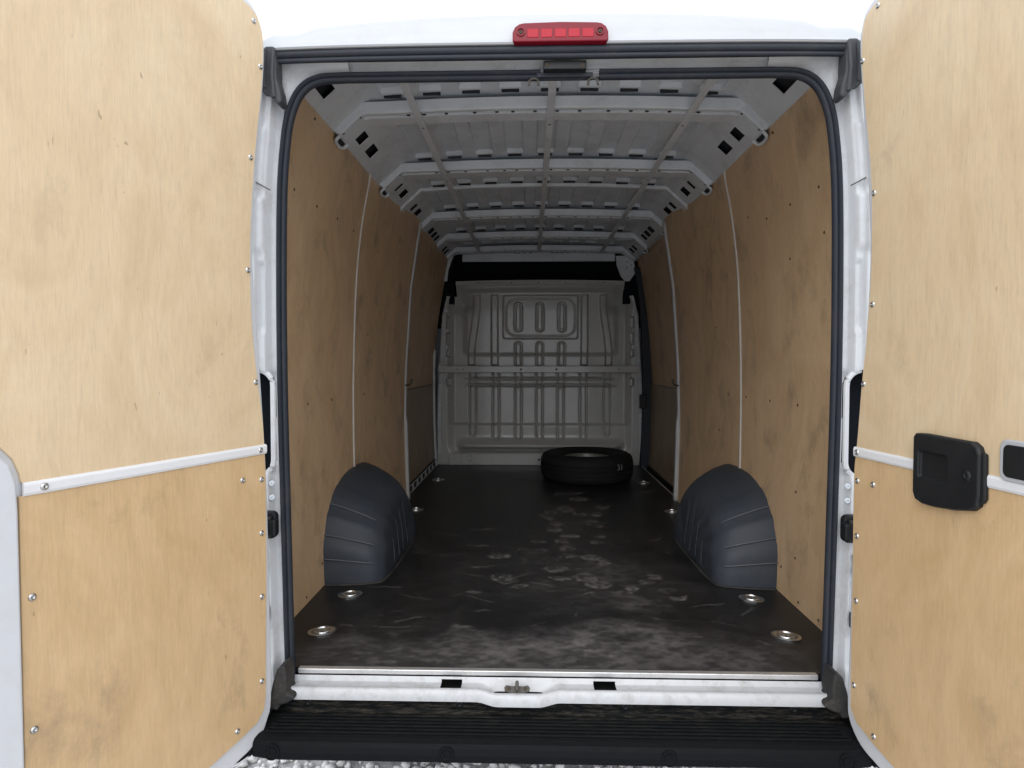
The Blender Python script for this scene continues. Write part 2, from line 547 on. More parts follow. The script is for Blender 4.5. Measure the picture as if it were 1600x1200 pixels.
for px, py, a, b, s in [(.32, .45, .13, .08, .22), (.2, .27, .12, .09, .30), (.36, .22, .17, .09, .32), (.31, .52, .09, .06, .20), (.12, .55, .3, .25, .10),
                        (-.3, .1, .5, .16, .13), (.3, .1, .5, .16, .15), (0, .04, .95, .2, .34), (-.55, .3, .25, .12, .06), (.15, .9, .28, .35, .07),
                        (.05, .13, .3, .1, .15), (.15, 1.25, .26, .6, .13), (.2, 1.95, .22, .5, .15), (.35, .75, .3, .3, .12), (-.25, .85, .3, .4, .06)]:
    r = np.sqrt(((wX - px) / a) ** 2 + ((wY - py) / b) ** 2)
    dust += 0.62 * (1 - sst(0.3, 1.2, r + 0.9 * (fbm(GX, GY, 8, 51, 5) - 0.5))) * s * (0.5 + 0.9 * sst(0.3, 0.7, fbm(GX, GY * 1.6, 34, 31, 5)))
for i in range(130):                                   # drag scuffs
    px, py = rng.uniform(-.75, .75), rng.uniform(0.0, 2.6) ** 1.0
    L_, w_ = rng.uniform(.015, .09), rng.uniform(.003, .008)
    ang = rng.normal(0, 0.5)
    ca, sa = math.cos(ang), math.sin(ang)
    ux, uy = (wX - px) * ca + (wY - py) * sa, -(wX - px) * sa + (wY - py) * ca
    dust = np.maximum(dust, (1 - sst(0.6, 1.0, np.abs(ux) / L_)) * (1 - sst(0.4, 1.0, np.abs(uy) / w_)) * rng.uniform(.1, .45))
for px, py in [(-.30, 1.22), (-.30, .9), (-.30, 1.53), (-.29, .59), (-.30, .27)]:
    r = np.sqrt(((wX - px) / .05) ** 2 + ((wY - py) / .02) ** 2)
    dust = np.maximum(dust, (1 - sst(0.3, 1.0, r)) * 0.33)
edge = np.minimum(FX - np.abs(GX), 0.3)
dust += 0.10 * np.exp(-edge / 0.02) * (GY < 2.3)
dust = np.clip(dust, 0, 1)

V = np.stack([GX, GY, np.full_like(GX, F) + 0.0006 * (fbm(GX, GY, 5, 3) - 0.5)], -1).reshape(-1, 3)
ii, jj = np.meshgrid(np.arange(nx - 1), np.arange(ny - 1), indexing='ij')
q = (ii * ny + jj).ravel()
Q = np.stack([q, q + ny, q + ny + 1, q + 1], -1)
def fast_grid(name, V, Q):
    me_ = bpy.data.meshes.new(name)
    me_.vertices.add(len(V))
    me_.vertices.foreach_set('co', np.ascontiguousarray(V, dtype=np.float32).ravel())
    me_.loops.add(Q.size)
    me_.loops.foreach_set('vertex_index', np.ascontiguousarray(Q, dtype=np.int32).ravel())
    me_.polygons.add(len(Q))
    me_.polygons.foreach_set('loop_start', np.arange(0, Q.size, 4, dtype=np.int32))
    me_.update(calc_edges=True)
    me_.polygons.foreach_set('use_smooth', [True] * len(Q))
    return me_
me = fast_grid('load_floor', V, Q)
a_ = me.attributes.new('dust', 'FLOAT', 'POINT')
a_.data.foreach_set('value', dust.ravel().astype(np.float32))
lf = link('load_floor', me, 'floor', van)
lab(lf, 'dark film-faced plywood floor with dusty shoe prints')
box('floor_board_core', (-FX, FY0 + 0.0005, F - 0.014), (FX, FY1, F - 0.001), 'black', van, 0)
box('underbody', (-0.98, -0.02, F - 0.13), (0.98, 3.95, F - 0.07), 'rubber_dirty', van, 0.01)

# ---- outer body shell: keeps the bay closed to the sky
shell = [(-0.97, F - 0.14), (-1.005, F + 0.1), (-1.01, F + 0.8), (-0.985, F + 1.3), (-0.93, F + 1.70), (-0.86, F + 1.86), (-0.74, F + 1.925), (-0.45, F + 1.965), (0, F + 1.98)]
shell = shell + [(-x, z) for x, z in shell[-2::-1]]
vv = []
for y in (0.03, 1.0, 2.0, 3.0, 4.0):
    vv += [(x, y if (y > 0.5 or z < F + 1.75) else 0.28, z) for x, z in shell]
n = len(shell)
ff = [(i * n + j, i * n + j + 1, (i + 1) * n + j + 1, (i + 1) * n + j) for i in range(4) for j in range(n - 1)]
ff.append(tuple(range(4 * n, 5 * n)))
body = link('body_shell', mesh('body_shell', vv, ff), 'white', van, smooth=False, solid=0.01)

# ---- plywood wall linings
def pil_x(z):
    return float(np.interp(z, [0, 0.1, 0.5, 0.87, 1.37, 1.72, 1.80], [0.868, 0.872, 0.882, 0.872, 0.838, 0.785, 0.772]))
def wall_panel(side, y0, y1, z0, z1, off=0.0, mat='ply_wall', name='wall_panel', lean=0.0, bend=0.0):
    zs = np.linspace(z0, z1, 22)
    ys_ = np.linspace(y0, y1, 7)
    m_, n_ = len(zs), len(ys_)
    def X(y, z):
        x = wx(z) + off - lean * float(sst(0.55, 1.65, z))
        if bend:
            x -= bend * float(sst(1.5, 2.3, y)) * max(0.0, wx(z) - pil_x(z) - 0.004)
        return x
    vv = [(side * (X(y, z) + d_), y, F + z) for d_ in (0.0, 0.009) for y in ys_ for z in zs]
    N_ = m_ * n_
    ff = []
    for k_ in range(n_ - 1):
        for i in range(m_ - 1):
            a = k_ * m_ + i
            ff += [(a, a + 1, a + m_ + 1, a + m_), (N_ + a, N_ + a + m_, N_ + a + m_ + 1, N_ + a + 1)]
    for i in range(m_ - 1):
        e = (n_ - 1) * m_ + i
        ff += [(i, N_ + i, N_ + i + 1, i + 1), (e, e + 1, N_ + e + 1, N_ + e)]
    for k_ in range(n_ - 1):
        a, t_ = k_ * m_, k_ * m_ + m_ - 1
        ff += [(a, a + m_, N_ + a + m_, N_ + a), (t_, N_ + t_, N_ + t_ + m_, t_ + m_)]
    return link(name, mesh(name, vv, ff), mat, van, smooth=True)
wall_screws = {-1: [(0.39, 1.735), (0.31, 1.47), (0.54, 1.47), (0.79, 1.48), (1.03, 1.48), (1.4, 1.03), (0.53, 0.73), (0.82, 0.73), (0.64, 0.09), (0.45, 0.025), (1.9, 1.47), (1.5, 1.47), (2.1, .73), (1.35, .73), (.25, 1.03)],
               1: [(0.57, 1.735), (0.29, 1.46), (0.52, 1.46), (0.75, 1.46), (0.95, 1.51), (0.28, 1.31), (1.55, 1.6), (0.56, 1.27), (1.53, 1.07), (1.34, 0.73), (1.08, 0.73), (0.79, 0.73), (0.52, 0.73), (1.48, 0.54), (0.52, 0.41), (0.5, 0.17), (0.62, 0.1), (0.45, 0.025), (0.29, 0.025), (1.9, 1.47), (2.05, .73)]}
for side in (-1, 1):
    word = 'left' if side < 0 else 'right'
    pr = wall_panel(side, 0.0, 1.144, 0.001, 1.80)
    pm = wall_panel(side, 1.152, 2.26, 0.001, 1.80, bend=1.0)
    # pale joint bead
    zs = np.linspace(0.36, 1.775, 30)
    me = sweep_me('joint_bead', [((side * (wx(z) - 0.001), 1.148, F + z), (side, 0, 0), (0, 1, 0)) for z in zs],
                  [(-0.004, -0.003), (-0.004, 0.003), (0.0, 0.008), (0.004, 0.008), (0.004, -0.008), (0.0, -0.008)])
    link('joint_bead', me, 'bead', van)
    for y, z in wall_screws[side]:
        put('screw', DSCREW, (side * (wx(z) - 0.0005), y, F + z), (-side, 0, 0.0), pr if y < 1.148 else pm)

# front (sliding door) section
for side, off, ln_ in ((-1, 0.004, 0.055), (1, 0.052, 0.035)):
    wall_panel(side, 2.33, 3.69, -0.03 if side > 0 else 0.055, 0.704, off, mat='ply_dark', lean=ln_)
    wall_panel(side, 2.33, 3.69, 0.709, 1.78, off + 0.010, lean=ln_)
# slotted sill strip along the floor (left) and door step with seal (right)
ys = [2.36]
holes = []
for i in range(7):
    a = 2.40 + i * 0.178
    ys += [a, a + 0.115]
    holes.append((a, a + 0.115))
ys += [3.66]
me = sheet_me('slotted_sill', ys, [0.0, 0.008, 0.05, 0.062], lambda y, z: (-0.884 + (0.006 if z > 0.055 else 0), y, F + z),
              lambda y, z: 0.008 < z < 0.05 and any(a < y < b for a, b in holes))
lab(link('slotted_sill', me, 'pillar', van, solid=0.003), 'pale metal strip with dark slots beside the floor')
box('sill_backing', (-0.905, 2.36, F - 0.01), (-0.893, 3.66, F + 0.06), 'void', van, 0)
box('door_step', (0.890, 2.30, F - 0.05), (0.985, 3.68, F - 0.03), 'rubber_dirty', van)
box('floor_edge_trim', (0.880, 2.34, F + 0.0006), (0.892, 3.62, F + 0.004), 'alu', van, 0.001)
box('door_step_riser', (0.930, 2.30, F - 0.03), (0.944, 3.66, F + 0.012), 'black', van)
me = sweep_me('door_seal', [((wx(z) + 0.012, 3.655, F + z), (1, 0, 0), (0, 1, 0)) for z in np.linspace(-0.03, 1.70, 24)],
              [(-0.028, -0.02), (-0.034, 0.0), (-0.028, 0.03), (0.05, 0.03), (0.05, -0.02)])
link('door_seal', me, 'rubber', van, smooth=False)
box('door_catch', (0.862, 3.60, F + 0.50), (0.915, 3.64, F + 0.62), 'black', van, 0.006)
me = sweep_me('door_edge_strip', [((-wx(z) - 0.0, 3.655, F + z), (1, 0, 0), (0, 1, 0)) for z in np.linspace(0.0, 1.0, 12)],
              [(0.0, -0.02), (0.016, -0.016), (0.018, 0.02), (0.0, 0.02)])
link('door_edge_strip', me, 'pillar', van)

# ---- B-pillars with access holes
def pil_x(z):
    return float(np.interp(z, [0, 0.1, 0.5, 0.87, 1.37, 1.72, 1.80], [0.868, 0.872, 0.882, 0.872, 0.838, 0.785, 0.772]))
for side in (-1, 1):
    zs = sorted(set(list(np.linspace(0, 1.78, 50)) + [0.10, 0.24, 0.30, 0.46, 0.54, 0.58, 0.64, 0.69, 0.98, 1.06]))
    hz = [(0.10, 0.24), (0.30, 0.46), (0.54, 0.58), (0.64, 0.69), (0.98, 1.06)]
    prof = [(2.262, 0.022), (2.255, 0.004), (2.262, -0.004), (2.285, -0.006), (2.30, 0.004), (2.315, 0.012), (2.345, 0.016), (2.355, 0.05)]
    def pf(z, t, side=side, prof=prof):
        i = int(round(t))
        y, o = prof[i]
        step = 0.010 * (1 - sst(0.50, 0.56, z))
        return (side * (pil_x(z) + o - (step if 1 <= i <= 4 else 0)), y, F + z)
    me = sheet_me('door_pillar', zs, range(len(prof)), pf, lambda z, t: 5 < t < 6 and any(a < z < b for a, b in hz))
    lab(link('door_pillar', me, 'pillar', van, solid=0.003, smooth=True), 'pale metal pillar with oblong holes at the sliding door')
    box('pillar_cavity', (side * 0.895, 2.312, F + 0.05), (side * 0.925, 2.35, F + 1.7), 'void', van, 0)
    hk = tube_me('tie_hook', curve_pts([(side * 0.872, 2.25, F + 0.742), (side * 0.848, 2.24, F + 0.745), (side * 0.835, 2.235, F + 0.76), (side * 0.832, 2.235, F + 0.785)], 4), 0.006, 8)
    link('tie_hook', hk, 'worn_steel', van, smooth=True)

# ---- roof: side rails with rectangular holes
RA, RB = (0.817, 1.765), (0.69, 1.88)
RL = math.hypot(RA[0] - RB[0], RB[1] - RA[1])
rd = ((RB[0] - RA[0]) / RL, (RB[1] - RA[1]) / RL)             # along the rail, inwards
rn = (-rd[1], rd[0])                                         # towards the bay (x, z) for the right side
def rail(side, s, y, h=0.0):
    return (side * (RA[0] + rd[0] * s + rn[0] * h), y, F + RA[1] + rd[1] * s + rn[1] * h)
RH = [(0.25, 0.372), (0.762, 0.838), (0.913, 1.01), (1.52, 1.557), (1.623, 1.707), (1.945, 2.003), (2.056, 2.15), (2.60, 2.70), (2.735, 2.835), (2.87, 2.96), (3.31, 3.39), (3.43, 3.53)]
rys = sorted([0.19] + [v for h in RH for v in h] + [3.72] + [0.1 * i for i in range(2, 38)])
for side in (-1, 1):
    me = sheet_me('roof_rail', [-0.018, 0.0, 0.043, 0.096, 0.165, 0.18], rys,
                  lambda s, y: rail(side, s, y, 0.0 if 0 <= s <= 0.165 else (-0.012 if s < 0 else 0.006)),
                  lambda s, y: 0.043 < s < 0.096 and any(a < y < b for a, b in RH))
    o = link('roof_rail', me, 'grey', van)
    s_ = o.modifiers.new('thickness', 'SOLIDIFY')
    s_.thickness = 0.003
    s_.offset = 0
    lab(o, 'grey sloping roof rail with rectangular holes')
    me = sheet_me('rail_cavity', [-0.01, 0.15], [0.12, 3.7], lambda s, y: rail(side, s, y, -0.03))
    link('rail_cavity', me, 'void', van)

# ---- roof skin with pressed beads between the bows
BOWS = [(0.585, 0.702, 1), (1.322, 1.442, 1), (1.795, 1.868, 0), (2.335, 2.455, 1), (3.03, 3.15, 1), (3.60, 3.70, 1)]
def skin_z(x):
    return 1.906 - 0.026 * (x / 0.69) ** 2
def bow_z(x):
    return 1.838 - 0.015 * (x / 0.65) ** 2
bays = []
prev = 0.19
for a, b, w_ in BOWS:
    bays.append((prev, a - 0.012))
    prev = b
xs_, bead = [], []
PER, BW, EDGE = 0.147, 0.078, 0.004
xs_ = [-0.70]
for kk in range(-4, 5):
    c = kk * PER
    xs_ += [c - BW / 2 - EDGE, c - BW / 2, c + BW / 2, c + BW / 2 + EDGE]
xs_.append(0.70)
xs_ = [x for x in xs_ if abs(x) <= 0.70]
def bead_x(x):
    kk = round(x / PER)
    return 1.0 if (abs(x - kk * PER) <= BW / 2 + 1e-6 and abs(kk) <= 4) else 0.0
ys, by = [], []
for a, b in bays:
    e0, e1 = a + 0.03, b - 0.022
    ys += [a, e0, e0 + 0.02, e1 - 0.016, e1, b]
    by += [0, 0, 1, 1, 0, 0]
BYI = dict(zip([round(y, 5) for y in ys], by))
ys.append(3.75)
BYI[3.75] = 0
me = sheet_me('roof_skin', xs_, ys, lambda x, y: (x, y, F + skin_z(x) + 0.016 * bead_x(x) * BYI.get(round(y, 5), 0)))
skin = link('roof_skin', me, 'skin', van, bevel=0.002, segs=1, angle=20)
for a, b, w_ in BOWS[:5]:                                # dark blocks painted as shade in the gaps between skin and bow
    for kk in range(-4, 5):
        xc = kk * PER
        zt = F + skin_z(xc)
        box('bead_slot_shade', (xc - 0.033, a - 0.020, zt - 0.010), (xc + 0.033, a - 0.012, zt + 0.002), 'void', skin, 0.001)

# ---- roof bows
def bow_path(off_rail, zc):
    half = [rail(1, 0.0, 0, off_rail), rail(1, 0.06, 0, off_rail + 0.002), rail(1, 0.108, 0, off_rail + 0.004)]
    half = [(p[0], p[2] - F) for p in half]
    xe = half[-1][0] - 0.035
    pts = half + [(xe, zc(xe) + 0.002)] + [(x, zc(x)) for x in np.linspace(xe - 0.05, 0.0, 9)]
    return pts + [(-x, z) for x, z in pts[-2::-1]]
def bow_frames(path):
    fr = []
    for i, (x, z) in enumerate(path):
        x0, z0 = path[max(i - 1, 0)]
        x1, z1 = path[min(i + 1, len(path) - 1)]
        t = Vector((x1 - x0, 0, z1 - z0)).normalized()
        nrm = Vector((-t.z, 0, t.x))
        if nrm.z < 0:
            nrm = -nrm
        fr.append(((x, 0, F + z), (0, 1, 0), nrm))
    return fr
for bi, (a, b, wide) in enumerate(BOWS):
    w_ = b - a
    if wide:
        path = bow_path(0.022, bow_z)
        sec = [(a - 0.006, 0.046), (a, 0.010), (a + 0.004, 0.004), (a + 0.026, 0.004), (a + 0.030, 0.018), (a + 0.037, 0.018), (a + 0.039, 0.0), (b, 0.0), (b + 0.003, 0.046)]
    else:
        path = bow_path(0.010, lambda x: 1.882 - 0.022 * (x / 0.65) ** 2)
        sec = [(a, 0.02), (a + 0.004, 0.002), (a + 0.012, 0.0), (b - 0.03, 0.0), (b - 0.024, 0.012), (b - 0.004, 0.012), (b, 0.02)]
    bow = link('roof_bow', sweep_me('roof_bow', bow_frames(path), sec), 'grey', van, bevel=0.0015, segs=1)
    # small slots punched along the groove
    if wide:
        for x in np.linspace(-0.55, 0.55, 14):
            xx = x + 0.012 * (1 if int(x * 100) % 2 else -1)
            box('slot', (xx - 0.006, a + 0.024, F + bow_z(xx) + 0.001), (xx + 0.006, a + 0.0345, F + bow_z(xx) + 0.012), 'void', bow, 0)
    for side in (-1, 1):
        if bi == 5:
            continue
        # bracket riveted over the rail, with a rolled tab at its foot
        h0 = 0.026 if wide else 0.013
        yc = 0.5 * (a + b)
        pts = [(0.004, a - 0.002), (0.122, a - 0.002), (0.128, a + 0.02), (0.126, b + 0.002), (0.03, b + 0.002), (0.004, b - 0.02)]
        vv = [rail(side, s, y, 0.001) for s, y in pts] + [rail(side, s, y, h0 + 0.0035) for s, y in pts]
        nn = len(pts)
        me = mesh('bow_bracket', vv, [tuple(range(nn)), tuple(range(2 * nn - 1, nn - 1, -1))] + [(i, (i + 1) % nn, (i + 1) % nn + nn, i + nn) for i in range(nn)])
        br = link('bow_bracket', me, 'grey', van, bevel=0.004, segs=2)
        if wide:
            for s in (0.02, 0.108):
                put('screw', DSCREW, rail(side, s, a + 0.012, h0 + 0.0035), (side * rn[0], 0, rn[1]), br)
        tabp = [rail(side, 0.006, a + 0.01, h0), rail(side, -0.018, a + 0.016, h0), rail(side, -0.026, yc, h0), rail(side, -0.018, b - 0.012, h0), rail(side, 0.006, b - 0.006, h0)]
        link('bracket_lip', tube_me('bracket_lip', curve_pts(tabp, 5), 0.0065, 8), 'grey', br, smooth=True)
        me = mesh('bracket_web', [rail(side, s, y, h0 - 0.006) for s, y in ((0.006, a + 0.01), (-0.016, a + 0.018), (-0.024, yc), (-0.016, b - 0.014), (0.006, b - 0.006))], [(0, 1, 2, 3, 4)])
        link('bracket_web', me, 'void', br)

# ---- three lengthwise strips under the bows
for x in (-0.50, 0.004, 0.53):
    z = F + bow_z(x)
    o = box('roof_strip', (x - 0.014, 0.14, z - 0.006), (x + 0.014, 3.62, z - 0.0005), 'grey', van, 0.0015)
    for y in (0.73, 1.48, 2.48):
        put('screw', DSCREW, (x, y, z - 0.006), (0, 0, -1), o)

# ---- front header, gussets and black panels painted as the unlit cab space
box('front_header', (-0.66, 3.72, F + 1.765), (0.66, 3.735, F + 1.85), 'grey', van, 0.003)
for x in (-0.2, -0.17, -0.12, -0.07, 0.12, 0.16, 0.2, 0.25, 0.52, -0.48):
    box('header_slot', (x - 0.012, 3.712, F + 1.835), (x + 0.012, 3.7195, F + 1.843), 'void', van, 0)
box('cab_shade_panel', (-0.96, 3.94, F + 1.2), (0.96, 3.96, F + 1.95), 'unlit', van, 0)
box('cab_shade_panel', (-0.96, 3.76, F + 1.853), (0.96, 3.94, F + 1.87), 'unlit', van, 0)
for side in (-1, 1):
    pts = [(side * 0.80, F + 1.80), (side * 0.66, F + 1.80), (side * 0.665, F + 1.72), (side * 0.70, F + 1.63), (side * 0.735, F + 1.585), (side * 0.775, F + 1.585), (side * 0.83, F + 1.66)]
    if side < 0:
        pts = [(-0.83, F + 1.80), (-0.73, F + 1.80), (-0.755, F + 1.74), (-0.775, F + 1.68), (-0.785, F + 1.59), (-0.83, F + 1.59)]
    g = prism('roof_gusset', pts, 3.655, 3.672, 'grey', van, bevel=0.003)
    if side > 0:
        for x, z in ((0.755, 1.75), (0.75, 1.70), (0.79, 1.72)):
            put('bolt', DSCREW, (x, 3.655, F + z), (0, -1, 0), g)
    box('cab_side_trim', (side * 0.735, 3.74, F + 1.40), (side * 0.94, 3.79, F + 1.76), 'unlit', van, 0)

# ---- bulkhead: one pressed sheet
NXB, NZB = 400, 350
bx = np.linspace(-0.885, 0.905, NXB)
bz = np.linspace(0.0, 1.592, NZB)
BX, BZ = np.meshgrid(bx, bz, indexing='ij')
def u2x(u):
    return -0.073 + (u - 828) * 0.00555
def v2z(v):
    return 0.8825 - (v - 568) * 0.00555
H = np.zeros_like(BX)                                    # metres towards the cargo bay
def rr(cx, cz, hw, hh, r):
    qx = np.abs(BX - cx) - (hw - r)
    qz = np.abs(BZ - cz) - (hh - r)
    return np.hypot(np.maximum(qx, 0), np.maximum(qz, 0)) + np.minimum(np.maximum(qx, qz), 0) - r
def plat(dist, soft):
    return 1 - sst(-soft, soft, dist)
# main field dished away from the bay, flanges stay proud
field = rr(0.008, 0.80, 0.775, 0.72, 0.10)
H -= 0.028 * plat(field, 0.035)
# lower step and horizontal folds
H += 0.014 * (1 - sst(0.335, 0.365, BZ)) * plat(field, 0.03)
for zc_, hgt in ((0.749, 0.016), (0.694, 0.018)):
    H += hgt * np.exp(-((BZ - zc_) / 0.010) ** 2) * plat(np.abs(BX - 0.02) - 0.62, 0.06)
H += 0.012 * sst(0.93, 0.985, BZ) * plat(rr(0.02, 1.25, 0.66, 0.30, 0.05), 0.03)
# upper beads
def bead_line(xc, hw, z0, z1, hgt, soft=0.006):
    d_ = np.maximum(np.abs(BX - xc) - hw, np.maximum(z0 - BZ, BZ - z1))
    return hgt * plat(d_, soft)
tt = np.clip((1.47 - BZ) / (1.47 - 0.88), 0, 1)
cl = u2x(744.5) + (u2x(735.5) - u2x(744.5)) * sst(0.1, 0.9, tt)
cr = u2x(943) + (u2x(951.5) - u2x(943)) * sst(0.1, 0.9, tt)
for c_ in (cl, cr, u2x(772.5) + 0 * BX, u2x(913.5) + 0 * BX):
    H += bead_line(c_, 0.028, 0.87, 1.475, 0.016, 0.007)
# framed blank window with three slots
wc = (u2x(786) + u2x(903)) / 2
wh = (u2x(903) - u2x(786)) / 2
zc = (v2z(462) + v2z(529)) / 2
hh = (v2z(462) - v2z(529)) / 2
H += 0.018 * plat(rr(wc, zc, wh, hh, 0.02), 0.006)
inner = rr(wc, zc, wh - 0.025, hh - 0.025, 0.085)
H -= 0.006 * np.exp(-(inner / 0.005) ** 2)
for u in (809.5, 843.5, 878):
    dd = rr(u2x(u), zc, 0.036, 0.128, 0.034)
    H -= 0.016 * plat(dd, 0.006) - 0.013 * plat(dd + 0.018, 0.005)
    dd = rr(u2x(u), 0.87, 0.036, 0.205, 0.034)
    H += 0.004 * plat(dd, 0.006) - 0.014 * np.exp(-((dd + 0.008) / 0.007) ** 2) * (BZ > 0.84)
# lower beads
for u, vb in ((737, 683), (774, 688), (809.5, 688), (843, 688), (876.5, 688), (912.5, 688), (950, 683)):
    dd = rr(u2x(u), (v2z(vb) + 0.86) / 2, 0.031, (0.86 - v2z(vb)) / 2, 0.028)
    H += 0.004 * plat(dd, 0.006) - 0.013 * np.exp(-((dd + 0.003) / 0.0065) ** 2)
# foot: rolled lip above the kick plate, shoulders either side
H += 0.034 * np.exp(-((BZ - 0.165) / 0.04) ** 2) * plat(np.abs(BX - 0.02) - 0.70, 0.05)
H -= 0.030 * np.exp(-((BZ - 0.122) / 0.014) ** 2) * plat(np.abs(BX - 0.02) - 0.70, 0.02)
H += 0.012 * plat(rr(0.012, 0.04, 0.74, 0.07, 0.02), 0.008)
# upper corners fold back to the notches
H -= 0.03 * np.exp(-(((np.abs(BX - 0.012) - 0.66) / 0.07) ** 2 + ((BZ - 1.40) / 0.06) ** 2))
H += 0.012 * sst(1.545, 1.56, BZ)
# edge pockets on the flanges
for zc_, hz_ in ((1.24, 0.05), (1.10, 0.05), (0.97, 0.03), (0.72, 0.035)):
    for sx_ in (-1, 1):
        dd = rr(0.012 + sx_ * 0.80, zc_, 0.016, hz_, 0.012)
        H -= 0.03 * plat(dd, 0.005)
H *= 2.0
Vb = np.stack([BX, 3.725 - H, F + BZ + 0.0], -1)
# gentle crown on the top edge
Vb[..., 2] += 0.012 * (1 - (BX / 0.75) ** 2) * sst(1.4, 1.59, BZ)
Vb = Vb.reshape(-1, 3)
ii, jj = np.meshgrid(np.arange(NXB - 1), np.arange(NZB - 1), indexing='ij')
cxm = (bx[:-1] + bx[1:])[:, None] / 2 + 0 * jj
czm = (bz[:-1] + bz[1:])[None, :] / 2 + 0 * ii
q = ii * NZB + jj
Q = np.stack([q, q + NZB, q + NZB + 1, q + 1], -1)
half_w = np.interp(czm, [0, 0.55, 0.9, 1.30, 1.40, 1.46], [0.895, 0.895, 0.875, 0.85, 0.825, 0.81])
keep = (np.abs(cxm - 0.012) < half_w) & ~((czm > 1.468) & (np.abs(cxm - 0.012) > 0.725))
me = fast_grid('bulkhead', Vb, Q[keep])
bulk = link('bulkhead', me, 'bulk', van)
lab(bulk, 'grey pressed steel bulkhead with vertical beads and blanked window')
bar = prism('cross_bar', [(-0.868, F + 0.800), (-0.80, F + 0.803), (0.81, F + 0.803), (0.880, F + 0.800), (0.880, F + 0.872), (0.80, F + 0.862), (-0.79, F + 0.862), (-0.868, F + 0.880)], 3.668, 3.682, 'bulk', bulk, bevel=0.006, segs=3)
for x in (-0.70, -0.65, 0.69):
    put('bolt', DSCREW, (x, 3.668, F + 0.832), (0, -1, 0), bulk)
for x in (-0.15, 0.155):
    o = put('bolt', DSCREW, (x, 3.668, F + 0.832), (0, -1, 0), bulk)
    o.scale = (1.7, 1.7, 1.7)
for x in (-0.52, -0.23, 0.0, 0.235, 0.56):
    put('bolt', DSCREW, (x, 3.686, F + 1.578), (0, -1, 0), bulk)
for z in (1.335, 1.11, 0.905, 0.81, 0.715, 0.515, 0.43):
    for sx_ in (-1, 1):
        hw_ = float(np.interp(z, [0, 0.55, 0.9, 1.30, 1.40], [0.895, 0.895, 0.875, 0.85, 0.825])) - 0.022
        put('bolt', BOLT, (0.012 + sx_ * hw_, 3.7025, F + z), (0, -1, 0), bulk)
for sx_ in (-1, 1):
    fr = []
    for z in np.linspace(0.10, 1.36, 16):
        hw_ = float(np.interp(z, [0, 0.55, 0.9, 1.30, 1.40], [0.895, 0.895, 0.875, 0.85, 0.825])) - 0.022
        fr.append(((0.012 + sx_ * hw_, 3.703, F + z), (1, 0, 0), (0, 1, 0)))
    link('side_flange', sweep_me('side_flange', fr, [(-0.016, 0.0), (0.016, 0.0), (0.016, 0.012), (-0.016, 0.012)]), 'pillar', bulk, bevel=0.002)
kick = box('kick_plate', (-0.775, 3.672, F + 0.002), (0.80, 3.682, F + 0.10), 'bulk', bulk, 0.003)
put('bolt', DSCREW, (0.005, 3.672, F + 0.05), (0, -1, 0), bulk).scale = (2, 2, 2)
link('anchor_eye', tube_me('anchor_eye', curve_pts([(-0.615, 3.667, F + 0.06), (-0.60, 3.655, F + 0.085), (-0.575, 3.65, F + 0.07), (-0.585, 3.652, F + 0.04), (-0.61, 3.667, F + 0.045)], 4), 0.006), 'bulk', bulk, smooth=True)
box('anchor_plate', (-0.67, 3.6655, F + 0.012), (-0.50, 3.6715, F + 0.094), 'bulk', bulk, 0.002)

